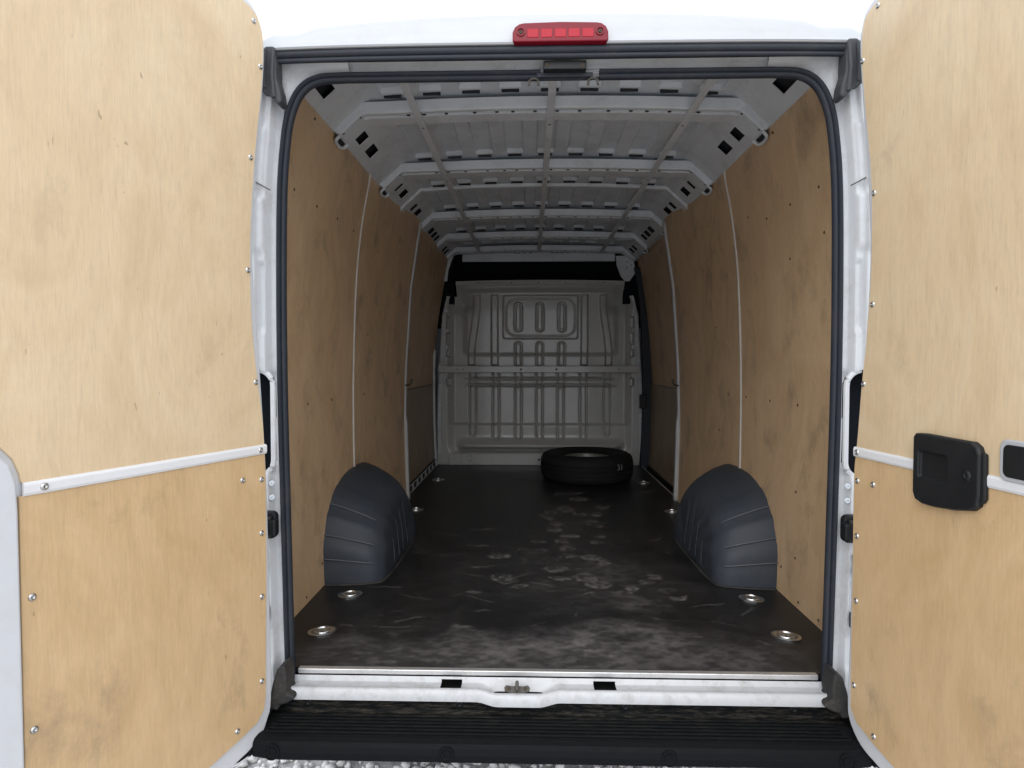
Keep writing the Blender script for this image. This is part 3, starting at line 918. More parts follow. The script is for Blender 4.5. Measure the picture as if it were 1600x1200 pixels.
# ---- wheel arch covers
def arch(side):
    AY, AL, AH = 1.165, 0.515, 0.396
    nth = 72
    def outline(th, k=1.0):
        e = 2.0 / 2.5
        c, s = math.cos(th), math.sin(th)
        y = -AL * math.copysign(abs(c) ** e, c)
        z = AH * abs(s) ** e
        return y, z
    # depth stations: fraction inwards, shrink in length and height
    st = [(-0.06, 1.0, 1.0), (0.0, 1.0, 1.0), (0.2, 0.992, 0.955), (0.4, 0.983, 0.90), (0.6, 0.972, 0.845), (0.75, 0.96, 0.795), (0.86, 0.935, 0.745), (0.94, 0.895, 0.69), (0.985, 0.85, 0.635), (1.0, 0.80, 0.58), (1.0, 0.5, 0.38), (1.0, 0.15, 0.12)]
    vv = []
    for d_, ky, kz in st:
        for i in range(nth + 1):
            th = math.pi * i / nth
            y, z = outline(th)
            # pressed steps running inwards over the rear and top faces
            step = 0.0
            for c0, wd, hg in ((0.30, 0.16, 0.006), (0.62, 0.10, 0.006), (0.95, 0.22, 0.005)):
                step += hg * (sst(c0 - wd / 2 - 0.02, c0 - wd / 2 + 0.02, th) - sst(c0 + wd / 2 - 0.02, c0 + wd / 2 + 0.02, th)) * (1 if d_ < 0.93 else 0.4)
            ny_, nz_ = y / AL, z / AH
            ln = math.hypot(ny_, nz_) + 1e-6
            y2 = y * ky * ((1 - 0.40 * max(d_, 0) ** 2) if y > 0 else 1.0) + step * ny_ / ln
            z2 = z * kz + step * nz_ / ln
            x = 0.906 - 0.245 * d_
            if d_ >= 1.0:                                  # fluted inner face
                x += 0.005 * math.sin(y2 * 70)
            # the inner face leans away from the aisle towards the top
            x += 0.075 * (z2 / AH) ** 1.6 * max(d_, 0) ** 2
            vv.append((side * x, AY + y2, F + z2))
    m_ = nth + 1
    ff = [(a * m_ + i, a * m_ + i + 1, (a + 1) * m_ + i + 1, (a + 1) * m_ + i) for a in range(len(st) - 1) for i in range(nth)]
    ff.append(tuple(range((len(st) - 1) * m_, len(st) * m_)))
    o = link('wheel_arch_cover', mesh('wheel_arch_cover', vv, ff), 'arch', van, smooth=True)
    # raised seams
    for th, d1 in ((0.42, 0.93), (0.19, 0.90), (0.78, 0.90)):
        pts = []
        for d_, ky, kz in [s for s in st if -0.01 <= s[0] <= d1]:
            y, z = outline(th)
            x = 0.906 - 0.245 * d_ + 0.075 * (z * kz / AH) ** 1.6 * max(d_, 0) ** 2
            pts.append((side * x, AY + y * ky - 0.004 * math.cos(th) - 0.0015, F + z * kz + 0.004 * math.sin(th)))
        link('seam', tube_me('seam', curve_pts(pts, 3), 0.0028, 6), 'arch_edge', o, smooth=True)
    for yy in (-0.30, -0.20, -0.10, 0.0):
        zt = AH * 0.55 * (1 - (abs(yy) / 0.42) ** 2.5)
        pts = [(side * (0.660 + 0.075 * (z / AH) ** 1.6 - 0.0055), AY + yy * (1 - 0.25 * z / AH), F + z) for z in np.linspace(0.03, max(zt, 0.06), 8)]
        link('seam', tube_me('seam', pts, 0.0016, 6), 'arch', o, smooth=True)
    lab(o, 'blue-black moulded plastic cover over the wheel arch')
    # grime line where it meets the floor
    pts = [(side * 0.885, AY - AL - 0.006), (side * 0.78, AY - AL + 0.005), (side * 0.69, AY - AL + 0.03), (side * 0.665, AY - AL + 0.075), (side * 0.655, AY - AL + 0.2), (side * 0.652, AY), (side * 0.658, AY + 0.2), (side * 0.70, AY + 0.31), (side * 0.80, AY + 0.43)]
    link('floor_sealant', tube_me('floor_sealant', [(x, y, F + 0.001) for x, y in [(p[0], p[1]) for p in curve_pts(pts, 6)]], 0.005, 6), 'rubber_dirty', o, smooth=True)
for side in (-1, 1):
    arch(side)

# ---- lashing points: oval dish with a folding ring
def lashing(x, y, rz):
    t = bpy.data.objects.new('lashing_point', None)
    COL.objects.link(t)
    t.parent = van
    t.location = (x, y, F + 0.0012)
    t.rotation_euler = (0, 0, rz)
    N = 32
    rings = [(1.0, 0.0), (1.0, 0.003), (0.93, 0.0045), (0.72, 0.003), (0.64, 0.0008), (0.001, 0.0006)]
    vv = []
    for k_, z in rings:
        for i in range(N):
            a = 2 * math.pi * i / N
            vv.append((0.046 * k_ * math.copysign(abs(math.cos(a)) ** 0.85, math.cos(a)), 0.034 * k_ * math.copysign(abs(math.sin(a)) ** 0.85, math.sin(a)), z))
    ff = [(r * N + i, r * N + (i + 1) % N, (r + 1) * N + (i + 1) % N, (r + 1) * N + i) for r in range(len(rings) - 1) for i in range(N)]
    link('dish', mesh('dish', vv, ff), 'zinc', t, smooth=True)
    pts = [(0.024 * math.cos(a), 0.017 * math.sin(a) - 0.002, 0.006 + 0.003 * math.sin(a)) for a in np.linspace(-0.3, 2 * math.pi - 0.3, 25)]
    link('ring', tube_me('ring', pts, 0.0036, 8), 'zinc', t, smooth=True)
    put('screw', DSCREW, (0, -0.002, 0.002), (0, 0, 1), t)
for x, y, r in [(-0.757, 0.545, 0.35), (-0.755, 0.21, 0.42), (0.757, 0.545, -0.35), (0.755, 0.215, -0.42), (-0.758, 1.96, 0.3), (0.772, 1.955, -0.3), (-0.766, 2.95, 0.2), (0.765, 2.87, -0.2)]:
    lashing(x, y, r)

# ------------------------------------------------------------------ rear opening
# inner edge of the opening, right half, from sill to header
OP = [(0.751, -0.045), (0.753, 0.05), (0.759, 0.4), (0.765, 0.8), (0.765, 1.1), (0.760, 1.36), (0.749, 1.50), (0.735, 1.577), (0.707, 1.636), (0.662, 1.664), (0.585, 1.669)]
OPC = curve_pts(OP, 5)
def op_frames(pts):
    fr = []
    for i, (x, z) in enumerate(pts):
        x0, z0 = pts[max(i - 1, 0)]
        x1, z1 = pts[min(i + 1, len(pts) - 1)]
        t = Vector((x1 - x0, 0, z1 - z0)).normalized()
        fr.append(((x, 0, F + z), Vector((t.z, 0, -t.x)), (0, 1, 0)))
    return fr
seal_sec = [(0.0, -0.038), (-0.001, -0.050), (0.0025, -0.056), (0.007, -0.058), (0.010, -0.053), (0.012, -0.0525), (0.014, -0.059), (0.018, -0.063), (0.022, -0.061), (0.025, -0.054), (0.026, -0.04), (0.025, -0.038)]
def half_seal(side, x_end):
    pts = OPC + [(x, 1.669) for x in np.linspace(0.5, x_end, 6)]
    me_ = sweep_me('door_seal', op_frames(pts), seal_sec)
    if side < 0:
        for v in me_.vertices:
            v.co.x *= -1
        me_.flip_normals()
    o = link('door_seal', me_, 'rubber', van, smooth=True)
    return o
half_seal(1, 0.118)
half_seal(-1, 0.045)
# plain lower lip of the seal across the middle, where the latch plate sits
box('seal_lip', (-0.045, -0.046, F + 1.6695), (0.118, -0.038, F + 1.678), 'rubber', van, 0.003)
# header: painted metal channel over the seal
hsec = [(-0.026, 1.694), (-0.029, 1.698), (-0.026, 1.707), (-0.032, 1.716), (-0.044, 1.724), (-0.06, 1.728), (-0.06, 1.76), (-0.018, 1.76), (-0.018, 1.694)]
me = sweep_me('header_channel', [((x, 0, F - 0.012 * abs(x / 0.80) ** 8), (0, 1, 0), (0, 0, 1)) for x in np.linspace(-0.80, 0.80, 33)], hsec)
link('header_channel', me, 'jamb', van, smooth=False)
# weather strip under the roof edge: two rubber rolls
for (y0, z0, r) in ((-0.097, 1.7275, 0.0105), (-0.094, 1.712, 0.007)):
    pts = [(x, y0, F + z0 - 0.006 * abs(x / 0.77) ** 4) for x in np.linspace(-0.775, 0.775, 31)]
    link('weather_strip', tube_me('weather_strip', pts, r, 10), 'rubber', van, smooth=True)
box('strip_backing', (-0.78, -0.094, F + 1.708), (0.78, -0.078, F + 1.738), 'rubber', van, 0.002)
# latch plate in the middle of the header
lp = box('latch_plate', (-0.037, -0.082, F + 1.682), (0.080, -0.050, F + 1.706), 'black', van, 0.003)
for x in (-0.027, 0.070):
    put('screw', DSCREW, (x, -0.082, F + 1.694), (0, -1, 0), lp)
box('latch_recess', (-0.055, -0.058, F + 1.672), (0.10, -0.03, F + 1.684), 'rubber', van, 0.002)
for x in (-0.063, 0.100):
    pts = [(x - 0.0135, -0.056, F + 1.650), (x - 0.0125, -0.056, F + 1.662), (x - 0.006, -0.058, F + 1.668), (x + 0.006, -0.058, F + 1.668), (x + 0.0125, -0.056, F + 1.662), (x + 0.0135, -0.056, F + 1.650)]
    lab(link('latch_claw', tube_me('latch_claw', pts, 0.0036, 8), 'worn_steel', van, smooth=True), 'small steel latch claw under the header')
box('seam_tape', (-0.115, -0.034, F + 1.704), (-0.046, -0.020, F + 1.7165), 'jamb', van, 0.001)
box('seam_tape', (0.083, -0.034, F + 1.704), (0.14, -0.020, F + 1.7165), 'jamb', van, 0.001)

# inner header box closing the roof edge
hb = [(-0.016, 1.71), (0.12, 1.815), (0.19, 1.895), (0.17, 1.90), (0.0, 1.80), (-0.016, 1.76)]
link('header_box', sweep_me('header_box', [((x, 0, F - 0.018 * abs(x / 0.72) ** 3), (0, 1, 0), (0, 0, 1)) for x in np.linspace(-0.66, 0.66, 25)], hb), 'grey', van)

# ---- jambs: pressed metal beside the seal, lamp aperture cut out
for side in (-1, 1):
    zs = np.concatenate([np.arange(-0.06, 1.60, 0.005), curve_pts([(1.60,), (1.68,)], 8)[1:] and np.array([1.61, 1.62, 1.64, 1.66, 1.68])])
    os_ = np.concatenate([np.arange(0.0225, 0.125, 0.0025), [0.14, 0.17, 0.20]])
    zo = [p[1] for p in OPC]
    xo = [p[0] for p in OPC]
    def jf(z, o, side=side):
        if z < 1.50:
            xin = float(np.interp(z, zo, xo))
        else:
            xin = 0.749 - 0.10 * max(0, z - 1.50)
        y = -0.050
        y -= 0.026 * float(sst(0.038, 0.050, o))
        y -= 0.012 * float(sst(0.066, 0.074, o))
        # pressed pads and flutes
        pad = float(sst(1.36, 1.375, z)) * float(1 - sst(1.52, 1.55, z))
        y -= 0.010 * float(sst(0.046, 0.056, o)) * float(sst(1.18, 1.21, z) - sst(1.335, 1.35, z))
        y += 0.010 * float(sst(0.046, 0.052, o) - sst(0.062, 0.068, o)) * float(sst(0.96, 0.99, z) - sst(1.155, 1.17, z))
        y -= 0.008 * pad * float(sst(0.05, 0.06, o) - sst(0.075, 0.085, o))
        y += 0.012 * float(sst(0.052, 0.060, o)) * float(sst(0.17, 0.19, z) - sst(0.27, 0.29, z))
        y += 0.006 * float(sst(0.040, 0.048, o)) * float(sst(0.02, 0.05, z) - sst(0.12, 0.15, z))
        y -= 0.006 * math.exp(-((z - 0.33) / 0.02) ** 2) * float(sst(0.045, 0.055, o))
        # rolled lip around the lamp aperture
        ax_ = (xin + o) - 0.800
        dz = max(0.585 - z, z - 0.845, 0.0)
        dd = math.hypot(max(0.0, 0.0 - ax_), dz) if ax_ < 0 or dz > 0 else 0.0
        lip = math.exp(-(dd / 0.014) ** 2)
        y += 0.008 * lip
        return (side * (xin + o), y, F + z)
    def ap(z, o):
        xin = float(np.interp(z, zo, xo))
        x = xin + o
        if not (0.565 < z < 0.865):
            return False
        r = 0.045
        cx, c0, c1 = 0.798 + r, 0.565 + r, 0.865 - r
        if x > cx:
            return True
        if c0 <= z <= c1:
            return x > 0.798
        return math.hypot(x - cx, z - (c0 if z < c0 else c1)) < r
    me = sheet_me('door_jamb', zs, os_, jf, ap)
    j = link('door_jamb', me, 'jamb', van, smooth=True)
    lab(j, 'white pressed steel door jamb with lamp aperture, %s side' % ('nearside of the dished lashing points' if side < 0 else 'handle door')) if False else None
    box('lamp_cavity', (side * 0.83, 0.03, F + 0.53), (side * 0.97, 0.045, F + 0.90), 'void', van, 0)
    apath = [(side * (0.798 + 0.055), 0.565), (side * (0.798 + 0.030), 0.568)] + [(side * (0.843 + 0.045 * math.cos(a)), 0.61 + 0.045 * math.sin(a)) for a in np.linspace(math.radians(250), math.pi, 7)] + [(side * 0.798, z) for z in np.linspace(0.64, 0.80, 6)] + [(side * (0.843 + 0.045 * math.cos(a)), 0.82 + 0.045 * math.sin(a)) for a in np.linspace(math.pi, math.radians(100), 7)]
    link('aperture_lip', tube_me('aperture_lip', [(x, -0.064, F + z) for x, z in apath], 0.008, 8), 'jamb', j, smooth=True)
    box('lamp_housing', (side * 0.828, -0.005, F + 0.56), (side * 0.96, 0.028, F + 0.87), 'unlit', van, 0.004)
    # seam of sealant
    link('panel_seam', tube_me('panel_seam', [(side * 0.793, -0.079, F + 1.363), (side * 0.81, -0.086, F + 1.372), (side * 0.84, -0.091, F + 1.388)], 0.0016, 6), 'worn_steel', j)
    for z in (0.545, 0.505):
        put('bolt', BOLT, (side * 0.799, -0.0775, F + z), (0, -1, 0), j).scale = (0.6, 0.6, 0.6)
    # check strap bracket
    cb = bpy.data.objects.new('door_check', None)
    COL.objects.link(cb)
    cb.parent = van
    me = prism_me('bracket', rrect(0.778, 0.835, F + 0.395, F + 0.470, 0.015), -0.105, -0.080)
    b1 = link('bracket', me, 'black', cb, bevel=0.004)
    b2 = link('arm', box_me('arm', (0.772, -0.125, F + 0.408), (0.800, -0.094, F + 0.452)), 'black', cb, bevel=0.005)
    b3 = link('roller', tube_me('roller', [(0.80, -0.112, F + 0.402), (0.80, -0.112, F + 0.458)], 0.011, 10), 'worn_steel', cb)
    cb.scale = (side, 1, 1)
    # bump stops lower down
    box('bump_stop', (side * 0.806, -0.115, F + 0.155), (side * 0.83, -0.08, F + 0.20), 'black', van, 0.005)
    box('bump_stop', (side * 0.812, -0.115, F + 0.30), (side * 0.83, -0.08, F + 0.36), 'black', van, 0.005)
    # rubber foot of the seal at the sill
    pts = [(0.745, 0.02), (0.752, 0.05), (0.772, 0.035), (0.785, -0.005), (0.792, -0.04), (0.800, -0.075), (0.770, -0.078), (0.766, -0.064), (0.744, -0.058), (0.722, -0.044), (0.727, -0.034), (0.744, -0.03)]
    rf = prism('seal_foot', [(side * x, F + z) for x, z in pts], -0.128, -0.062, 'rubber_dirty', van, bevel=0.006)
    # drain boot at the top corner
    pts = [(0.762, 1.748), (0.790, 1.748), (0.800, 1.70), (0.806, 1.632), (0.792, 1.630), (0.778, 1.618), (0.755, 1.592), (0.744, 1.600), (0.748, 1.63), (0.757, 1.66), (0.758, 1.705)]
    db = prism('drain_boot', [(side * x, F + z) for x, z in pts], -0.118, -0.068, 'boot', van, bevel=0.007, segs=3, loc=(0, 0, -0.010))
    lab(db, 'wrinkled black rubber drain boot in the upper corner')
    # folds of the boot
    link('fold', tube_me('fold', [(side * 0.786, -0.119, F + 1.735), (side * 0.790, -0.121, F + 1.69), (side * 0.789, -0.121, F + 1.635)], 0.005, 8), 'boot', db, smooth=True)
    link('fold', tube_me('fold', [(side * 0.765, -0.118, F + 1.73), (side * 0.768, -0.121, F + 1.67), (side * 0.764, -0.12, F + 1.61)], 0.006, 8), 'boot', db, smooth=True)
    # corner gusset of painted metal between seal and header
    vv = []
    for i, (x, z) in enumerate(OPC[-26:]):
        pass
    cpts = [(0.778, 1.59), (0.775, 1.63), (0.755, 1.68), (0.72, 1.703), (0.66, 1.708), (0.58, 1.708)]
    ipts = [(0.765, 1.56), (0.752, 1.61), (0.725, 1.655), (0.69, 1.684), (0.645, 1.694), (0.58, 1.696)]
    opts = [(0.80, 1.60), (0.80, 1.66), (0.79, 1.72), (0.74, 1.735), (0.66, 1.737), (0.58, 1.737)]
    A_, B_, C_ = curve_pts(ipts, 4), curve_pts(cpts, 4), curve_pts(opts, 4)
    vv = [(side * x, -0.036, F + z) for x, z in A_] + [(side * x, -0.050, F + z) for x, z in B_] + [(side * x, -0.066, F + z) for x, z in C_]
    nn = len(A_)
    me = mesh('corner_gusset', vv, [(k_ * nn + i, k_ * nn + i + 1, (k_ + 1) * nn + i + 1, (k_ + 1) * nn + i) for k_ in range(2) for i in range(nn - 1)])
    link('corner_gusset', me, 'jamb', van, smooth=True)

# ---- rear edge of the roof, with the high brake lamp
xs_ = np.linspace(-0.86, 0.86, 87)
def roof_pt(x, t):
    ax_ = abs(x)
    dome = 1.838 - 0.030 * (ax_ / 0.66) ** 2.4           # rear edge of the roof, highest in the middle
    sh = float(sst(0.66, 0.715, ax_))
    ztop = dome * (1 - sh) + 1.788 * sh
    if ax_ > 0.78:
        ztop -= 0.6 * (ax_ - 0.78)
    prof = [(-0.098, 1.7375), (-0.110, 1.737), (-0.1135, 1.741), (-0.110, 1.7455), (-0.1035, 1.749), (-0.100, 1.756)]
    i = int(t)
    if i < len(prof):
        y, z = prof[i]
        return (x, y, F + z - 0.008 * (ax_ / 0.8) ** 4)
    i -= len(prof)
    # steep rear face, then rolling over on to the roof
    roll = [(-0.098, 0.25), (-0.095, 0.5), (-0.090, 0.72), (-0.082, 0.88), (-0.066, 0.97), (-0.045, 1.0), (0.02, 1.12), (0.16, 1.36), (0.45, 1.75)]
    y, f_ = roll[i]
    base = 1.756 - 0.008 * (ax_ / 0.8) ** 4
    z = base + (ztop - base) * min(f_, 1.0)
    if f_ > 1.0:
        z += (f_ - 1.0) * (0.20 + 0.06 * sh)
    return (x, y, F + z)
me = sheet_me('roof_edge', xs_, range(15), lambda x, t: roof_pt(x, t))
o = link('roof_edge', me, 'white', van, smooth=True)
lab(o, 'white domed rear edge of the roof above the opening')
for side in (-1, 1):
    # outer corner posts of the body
    pts = [(side * 0.795, F + 1.745), (side * 0.87, F + 1.74), (side * 0.93, F + 1.6), (side * 0.985, F + 1.2), (side * 1.01, F + 0.7), (side * 1.0, F - 0.02), (side * 0.93, F - 0.05), (side * 0.93, F + 0.7), (side * 0.90, F + 1.2), (side * 0.845, F + 1.6), (side * 0.80, F + 1.70)]
    prism('corner_post', pts, -0.085, 0.03, 'white', van, bevel=0.008)

bl = bpy.data.objects.new('brake_lamp', None)
COL.objects.link(bl)
bl.parent = van
bl.location = (0.007, -0.106, F + 1.762)
bl.rotation_euler = (math.radians(-4), 0, 0)
lab(bl, 'red high-level brake lamp above the doors')
W2 = 0.127
out = [(-W2, -0.022), (-W2 + 0.004, -0.026), (W2 - 0.004, -0.026), (W2, -0.022), (W2, 0.0), (W2 - 0.006, 0.014), (W2 - 0.018, 0.0225), (W2 - 0.03, 0.025), (0, 0.0275), (-W2 + 0.03, 0.025), (-W2 + 0.018, 0.0225), (-W2 + 0.006, 0.014), (-W2, 0.0)]
link('lens', prism_me('lens', out, -0.014, 0.012), 'lens', bl, bevel=0.004, segs=3)
for i in range(5):
    xa = -0.088 + i * 0.0365
    link('reflector_cell', box_me('reflector_cell', (xa, -0.0152, -0.015), (xa + 0.030, -0.0125, 0.008)), 'lens_cell', bl, bevel=0.001)
for x in (-0.105, 0.105):
    s_ = put('screw', DSCREW, (x, -0.0145, 0.0), (0, -1, 0), bl)
    link('screw_well', lathe_me('screw_well', [(0.0115, 0.0), (0.0115, 0.003), (0.0085, 0.003), (0.0085, 0.0)], 18), 'lens', bl, loc=(x, -0.014, 0.0), rot=(math.radians(90), 0, 0), smooth=True)

# ---- sill: alu nosing, white pressed sill with dish, striker
box('floor_nosing', (-0.742, -0.047, F - 0.012), (0.742, -0.028, F + 0.0025), 'alu', van, 0.002)
SX0, SX1, DC = -0.764, 0.766, -0.105
sxs = sorted(set([SX0] + list(np.linspace(SX0, SX1, 160)) + [-0.325, -0.266, 0.108, 0.170] + [SX1]))
tsv = list(np.linspace(0, 1, 25))
def sill(x, t):
    dish = float(plat1(abs(x - DC), 0.055, 0.118))
    yend = -0.106 - 0.013 * dish
    y0_ = -0.046
    if t <= 0.62:
        u = t / 0.62
        y = y0_ + (yend + 0.012 - y0_) * u
        z = -0.016 - 0.014 * float(sst(0.0, 0.15, u)) - 0.022 * dish * float(sst(0.05, 0.35, u)) * (1 - 0.85 * float(sst(0.75, 1.0, u)))
        z += 0.004 * float(sst(0.7, 0.95, u))
    else:
        u = (t - 0.62) / 0.38
        a = u * math.pi / 2 * 1.0
        zt = -0.030 + 0.004 - 0.022 * dish * 0.15
        y = yend + 0.012 - 0.014 * math.sin(a)
        z = zt - 0.030 * (1 - math.cos(a)) - (0.003 * dish)
    return (x, y, F + z)
def plat1(d_, a, b):
    return 1 - sst(a, b, d_)
me = sheet_me('rear_sill', sxs, tsv, sill, lambda x, t: (0.04 < t < 0.60) and ((-0.3251 < x < -0.266) or (0.108 < x < 0.170)))
rs = link('rear_sill', me, 'sill', van, smooth=True)
lab(rs, 'white painted rear sill with a dished latch pocket')
for x0, x1 in ((-0.335, -0.256), (0.098, 0.180)):
    box('sill_pocket', (x0, -0.080, F - 0.078), (x1, 0.0, F - 0.068), 'void', van, 0)
    box('latch_part', (x0 + 0.030, -0.060, F - 0.0685), (x1 - 0.018, -0.045, F - 0.050), 'worn_steel', van, 0.002)
st = bpy.data.objects.new('door_striker', None)
COL.objects.link(st)
st.parent = van
st.location = (-0.108, -0.092, F - 0.029)
st.rotation_euler = (math.radians(45), 0, 0)
link('base_plate', prism_me('base_plate', [(-0.036, 0.006), (-0.03, 0.012), (-0.014, 0.009), (0, 0.011), (0.014, 0.009), (0.03, 0.012), (0.036, 0.006), (0.034, -0.004), (0.012, -0.011), (0, -0.016), (-0.012, -0.011), (-0.034, -0.004)], 0.0, 0.005, 'z'), 'worn_steel', st, bevel=0.001)
link('post', tube_me('post', [(0, -0.006, 0.0), (0, -0.004, 0.016), (0, 0.016, 0.020), (0, 0.020, 0.004)], 0.0048, 8), 'worn_steel', st, smooth=True)
for x in (-0.023, 0.023):
    put('screw', DSCREW, (x, 0.002, 0.005), (0, 0, 1), st)

# ---- bumper step
bump = bpy.data.objects.new('bumper_step', None)
COL.objects.link(bump)
bump.parent = van
lab(bump, 'black ribbed plastic bumper step, dirty along the back')
bsec = [(-0.060, -0.048), (-0.078, -0.050), (-0.083, -0.055), (-0.083, -0.096), (-0.088, -0.101), (-0.190, -0.101), (-0.200, -0.0985), (-0.212, -0.099), (-0.226, -0.104), (-0.234, -0.113), (-0.238, -0.128), (-0.238, -0.143), (-0.232, -0.150), (-0.16, -0.160), (-0.06, -0.160)]
fr = []
for x in np.linspace(-0.80, 0.80, 41):
    e = float(sst(0.74, 0.80, abs(x)))
    fr.append(((x, 0.012 * e, F), (0, 1, 0), (0, 0, 1)))
link('bumper_body', sweep_me('bumper_body', fr, bsec), 'bumper', bump, bevel=0.002)
for i in range(6):
    y = -0.104 - i * 0.0165
    me = prism_me('tread_rib', [(-0.755 - 0.004 * i, y), (-0.76 - 0.004 * i, y - 0.008), (0.745 + 0.004 * i, y - 0.008), (0.74 + 0.004 * i, y)], F - 0.1015, F - 0.0955, 'z')
    link('tread_rib', me, 'bumper', bump, bevel=0.0018, segs=2)
for x in (-0.742, -0.287, 0.284, 0.732):
    me = lathe_me('rivet', [(0.0001, 0.0022), (0.006, 0.0022), (0.0075, 0.0045), (0.0115, 0.0045), (0.0125, 0.001), (0.016, 0.001), (0.017, 0.003), (0.020, 0.003), (0.021, -0.002)], 24)
    link('rivet', me, 'bumper_plain', bump, loc=(x, -0.2375, F - 0.126), rot=(math.radians(90 - 8), 0, 0), smooth=True)
for x in (-0.70, -0.27, 0.195, 0.66):
    put('rivet', RIVET, (x, -0.083, F - 0.076), (0, -1, 0), bump)
for side in (-1, 1):
    # end caps: upright corner moulding under the open door
    vv = [(0.80, -0.02, -0.05), (0.80, -0.225, -0.10), (0.80, -0.235, -0.145), (0.80, -0.02, -0.16), (0.90, -0.02, -0.05), (0.93, -0.18, -0.10), (0.93, -0.21, -0.22), (0.90, -0.02, -0.22)]
    me = mesh('bumper_end', [(side * x, y, F + z) for x, y, z in vv], [(0, 1, 2, 3), (4, 5, 6, 7), (0, 1, 5, 4), (1, 2, 6, 5), (2, 3, 7, 6), (3, 0, 4, 7)])
    link('bumper_end', me, 'bumper', bump, bevel=0.01, segs=3)
    link('end_seam', tube_me('end_seam', [(side * 0.803, -0.236, F - 0.140), (side * 0.835, -0.230, F - 0.165), (side * 0.90, -0.222, F - 0.20)], 0.0025, 6), 'alu', bump)

# rear wheels carrying the van
def wheel_parts(parent, spare):
    tp = [(0.172, 0.03), (0.20, 0.010), (0.27, 0.002), (0.31, 0.004), (0.335, 0.018), (0.346, 0.040), (0.350, 0.058), (0.350, 0.066), (0.342, 0.067), (0.342, 0.073), (0.351, 0.074),
          (0.352, 0.098), (0.344, 0.099), (0.344, 0.105), (0.352, 0.106), (0.352, 0.130), (0.343, 0.131), (0.343, 0.137), (0.350, 0.138), (0.350, 0.150), (0.346, 0.168), (0.335, 0.190), (0.31, 0.204), (0.292, 0.206), (0.288, 0.209), (0.284, 0.206), (0.26, 0.205), (0.235, 0.200), (0.20, 0.190), (0.178, 0.172), (0.172, 0.150), (0.172, 0.03)]
    ty = link('tyre', lathe_me('tyre', tp, 72), 'tyre', parent, smooth=True)
    rp = [(0.0001, 0.115), (0.030, 0.115), (0.038, 0.128), (0.056, 0.128), (0.07, 0.108), (0.10, 0.10), (0.125, 0.112), (0.14, 0.104), (0.150, 0.09), (0.156, 0.11), (0.162, 0.158), (0.168, 0.170), (0.176, 0.171), (0.178, 0.162), (0.172, 0.155), (0.170, 0.03), (0.165, 0.02)]
    ri = link('rim', lathe_me('rim', rp, 56), 'rim', parent, smooth=True)
    if spare:
        for i in range(5):
            a = 2 * math.pi * i / 5
            put('wheel_nut_hole', DSCREW, (0.047 * math.cos(a), 0.047 * math.sin(a), 0.128), (0, 0, 1), parent).scale = (1.6, 1.6, 1.6)
    return ty
for side in (-1, 1):
    w = bpy.data.objects.new('road_wheel', None)
    COL.objects.link(w)
    w.parent = van
    w.location = (side * 0.74, 1.165, 0.352)
    w.rotation_euler = (0, math.radians(90) * side, 0)
    wheel_parts(w, False)

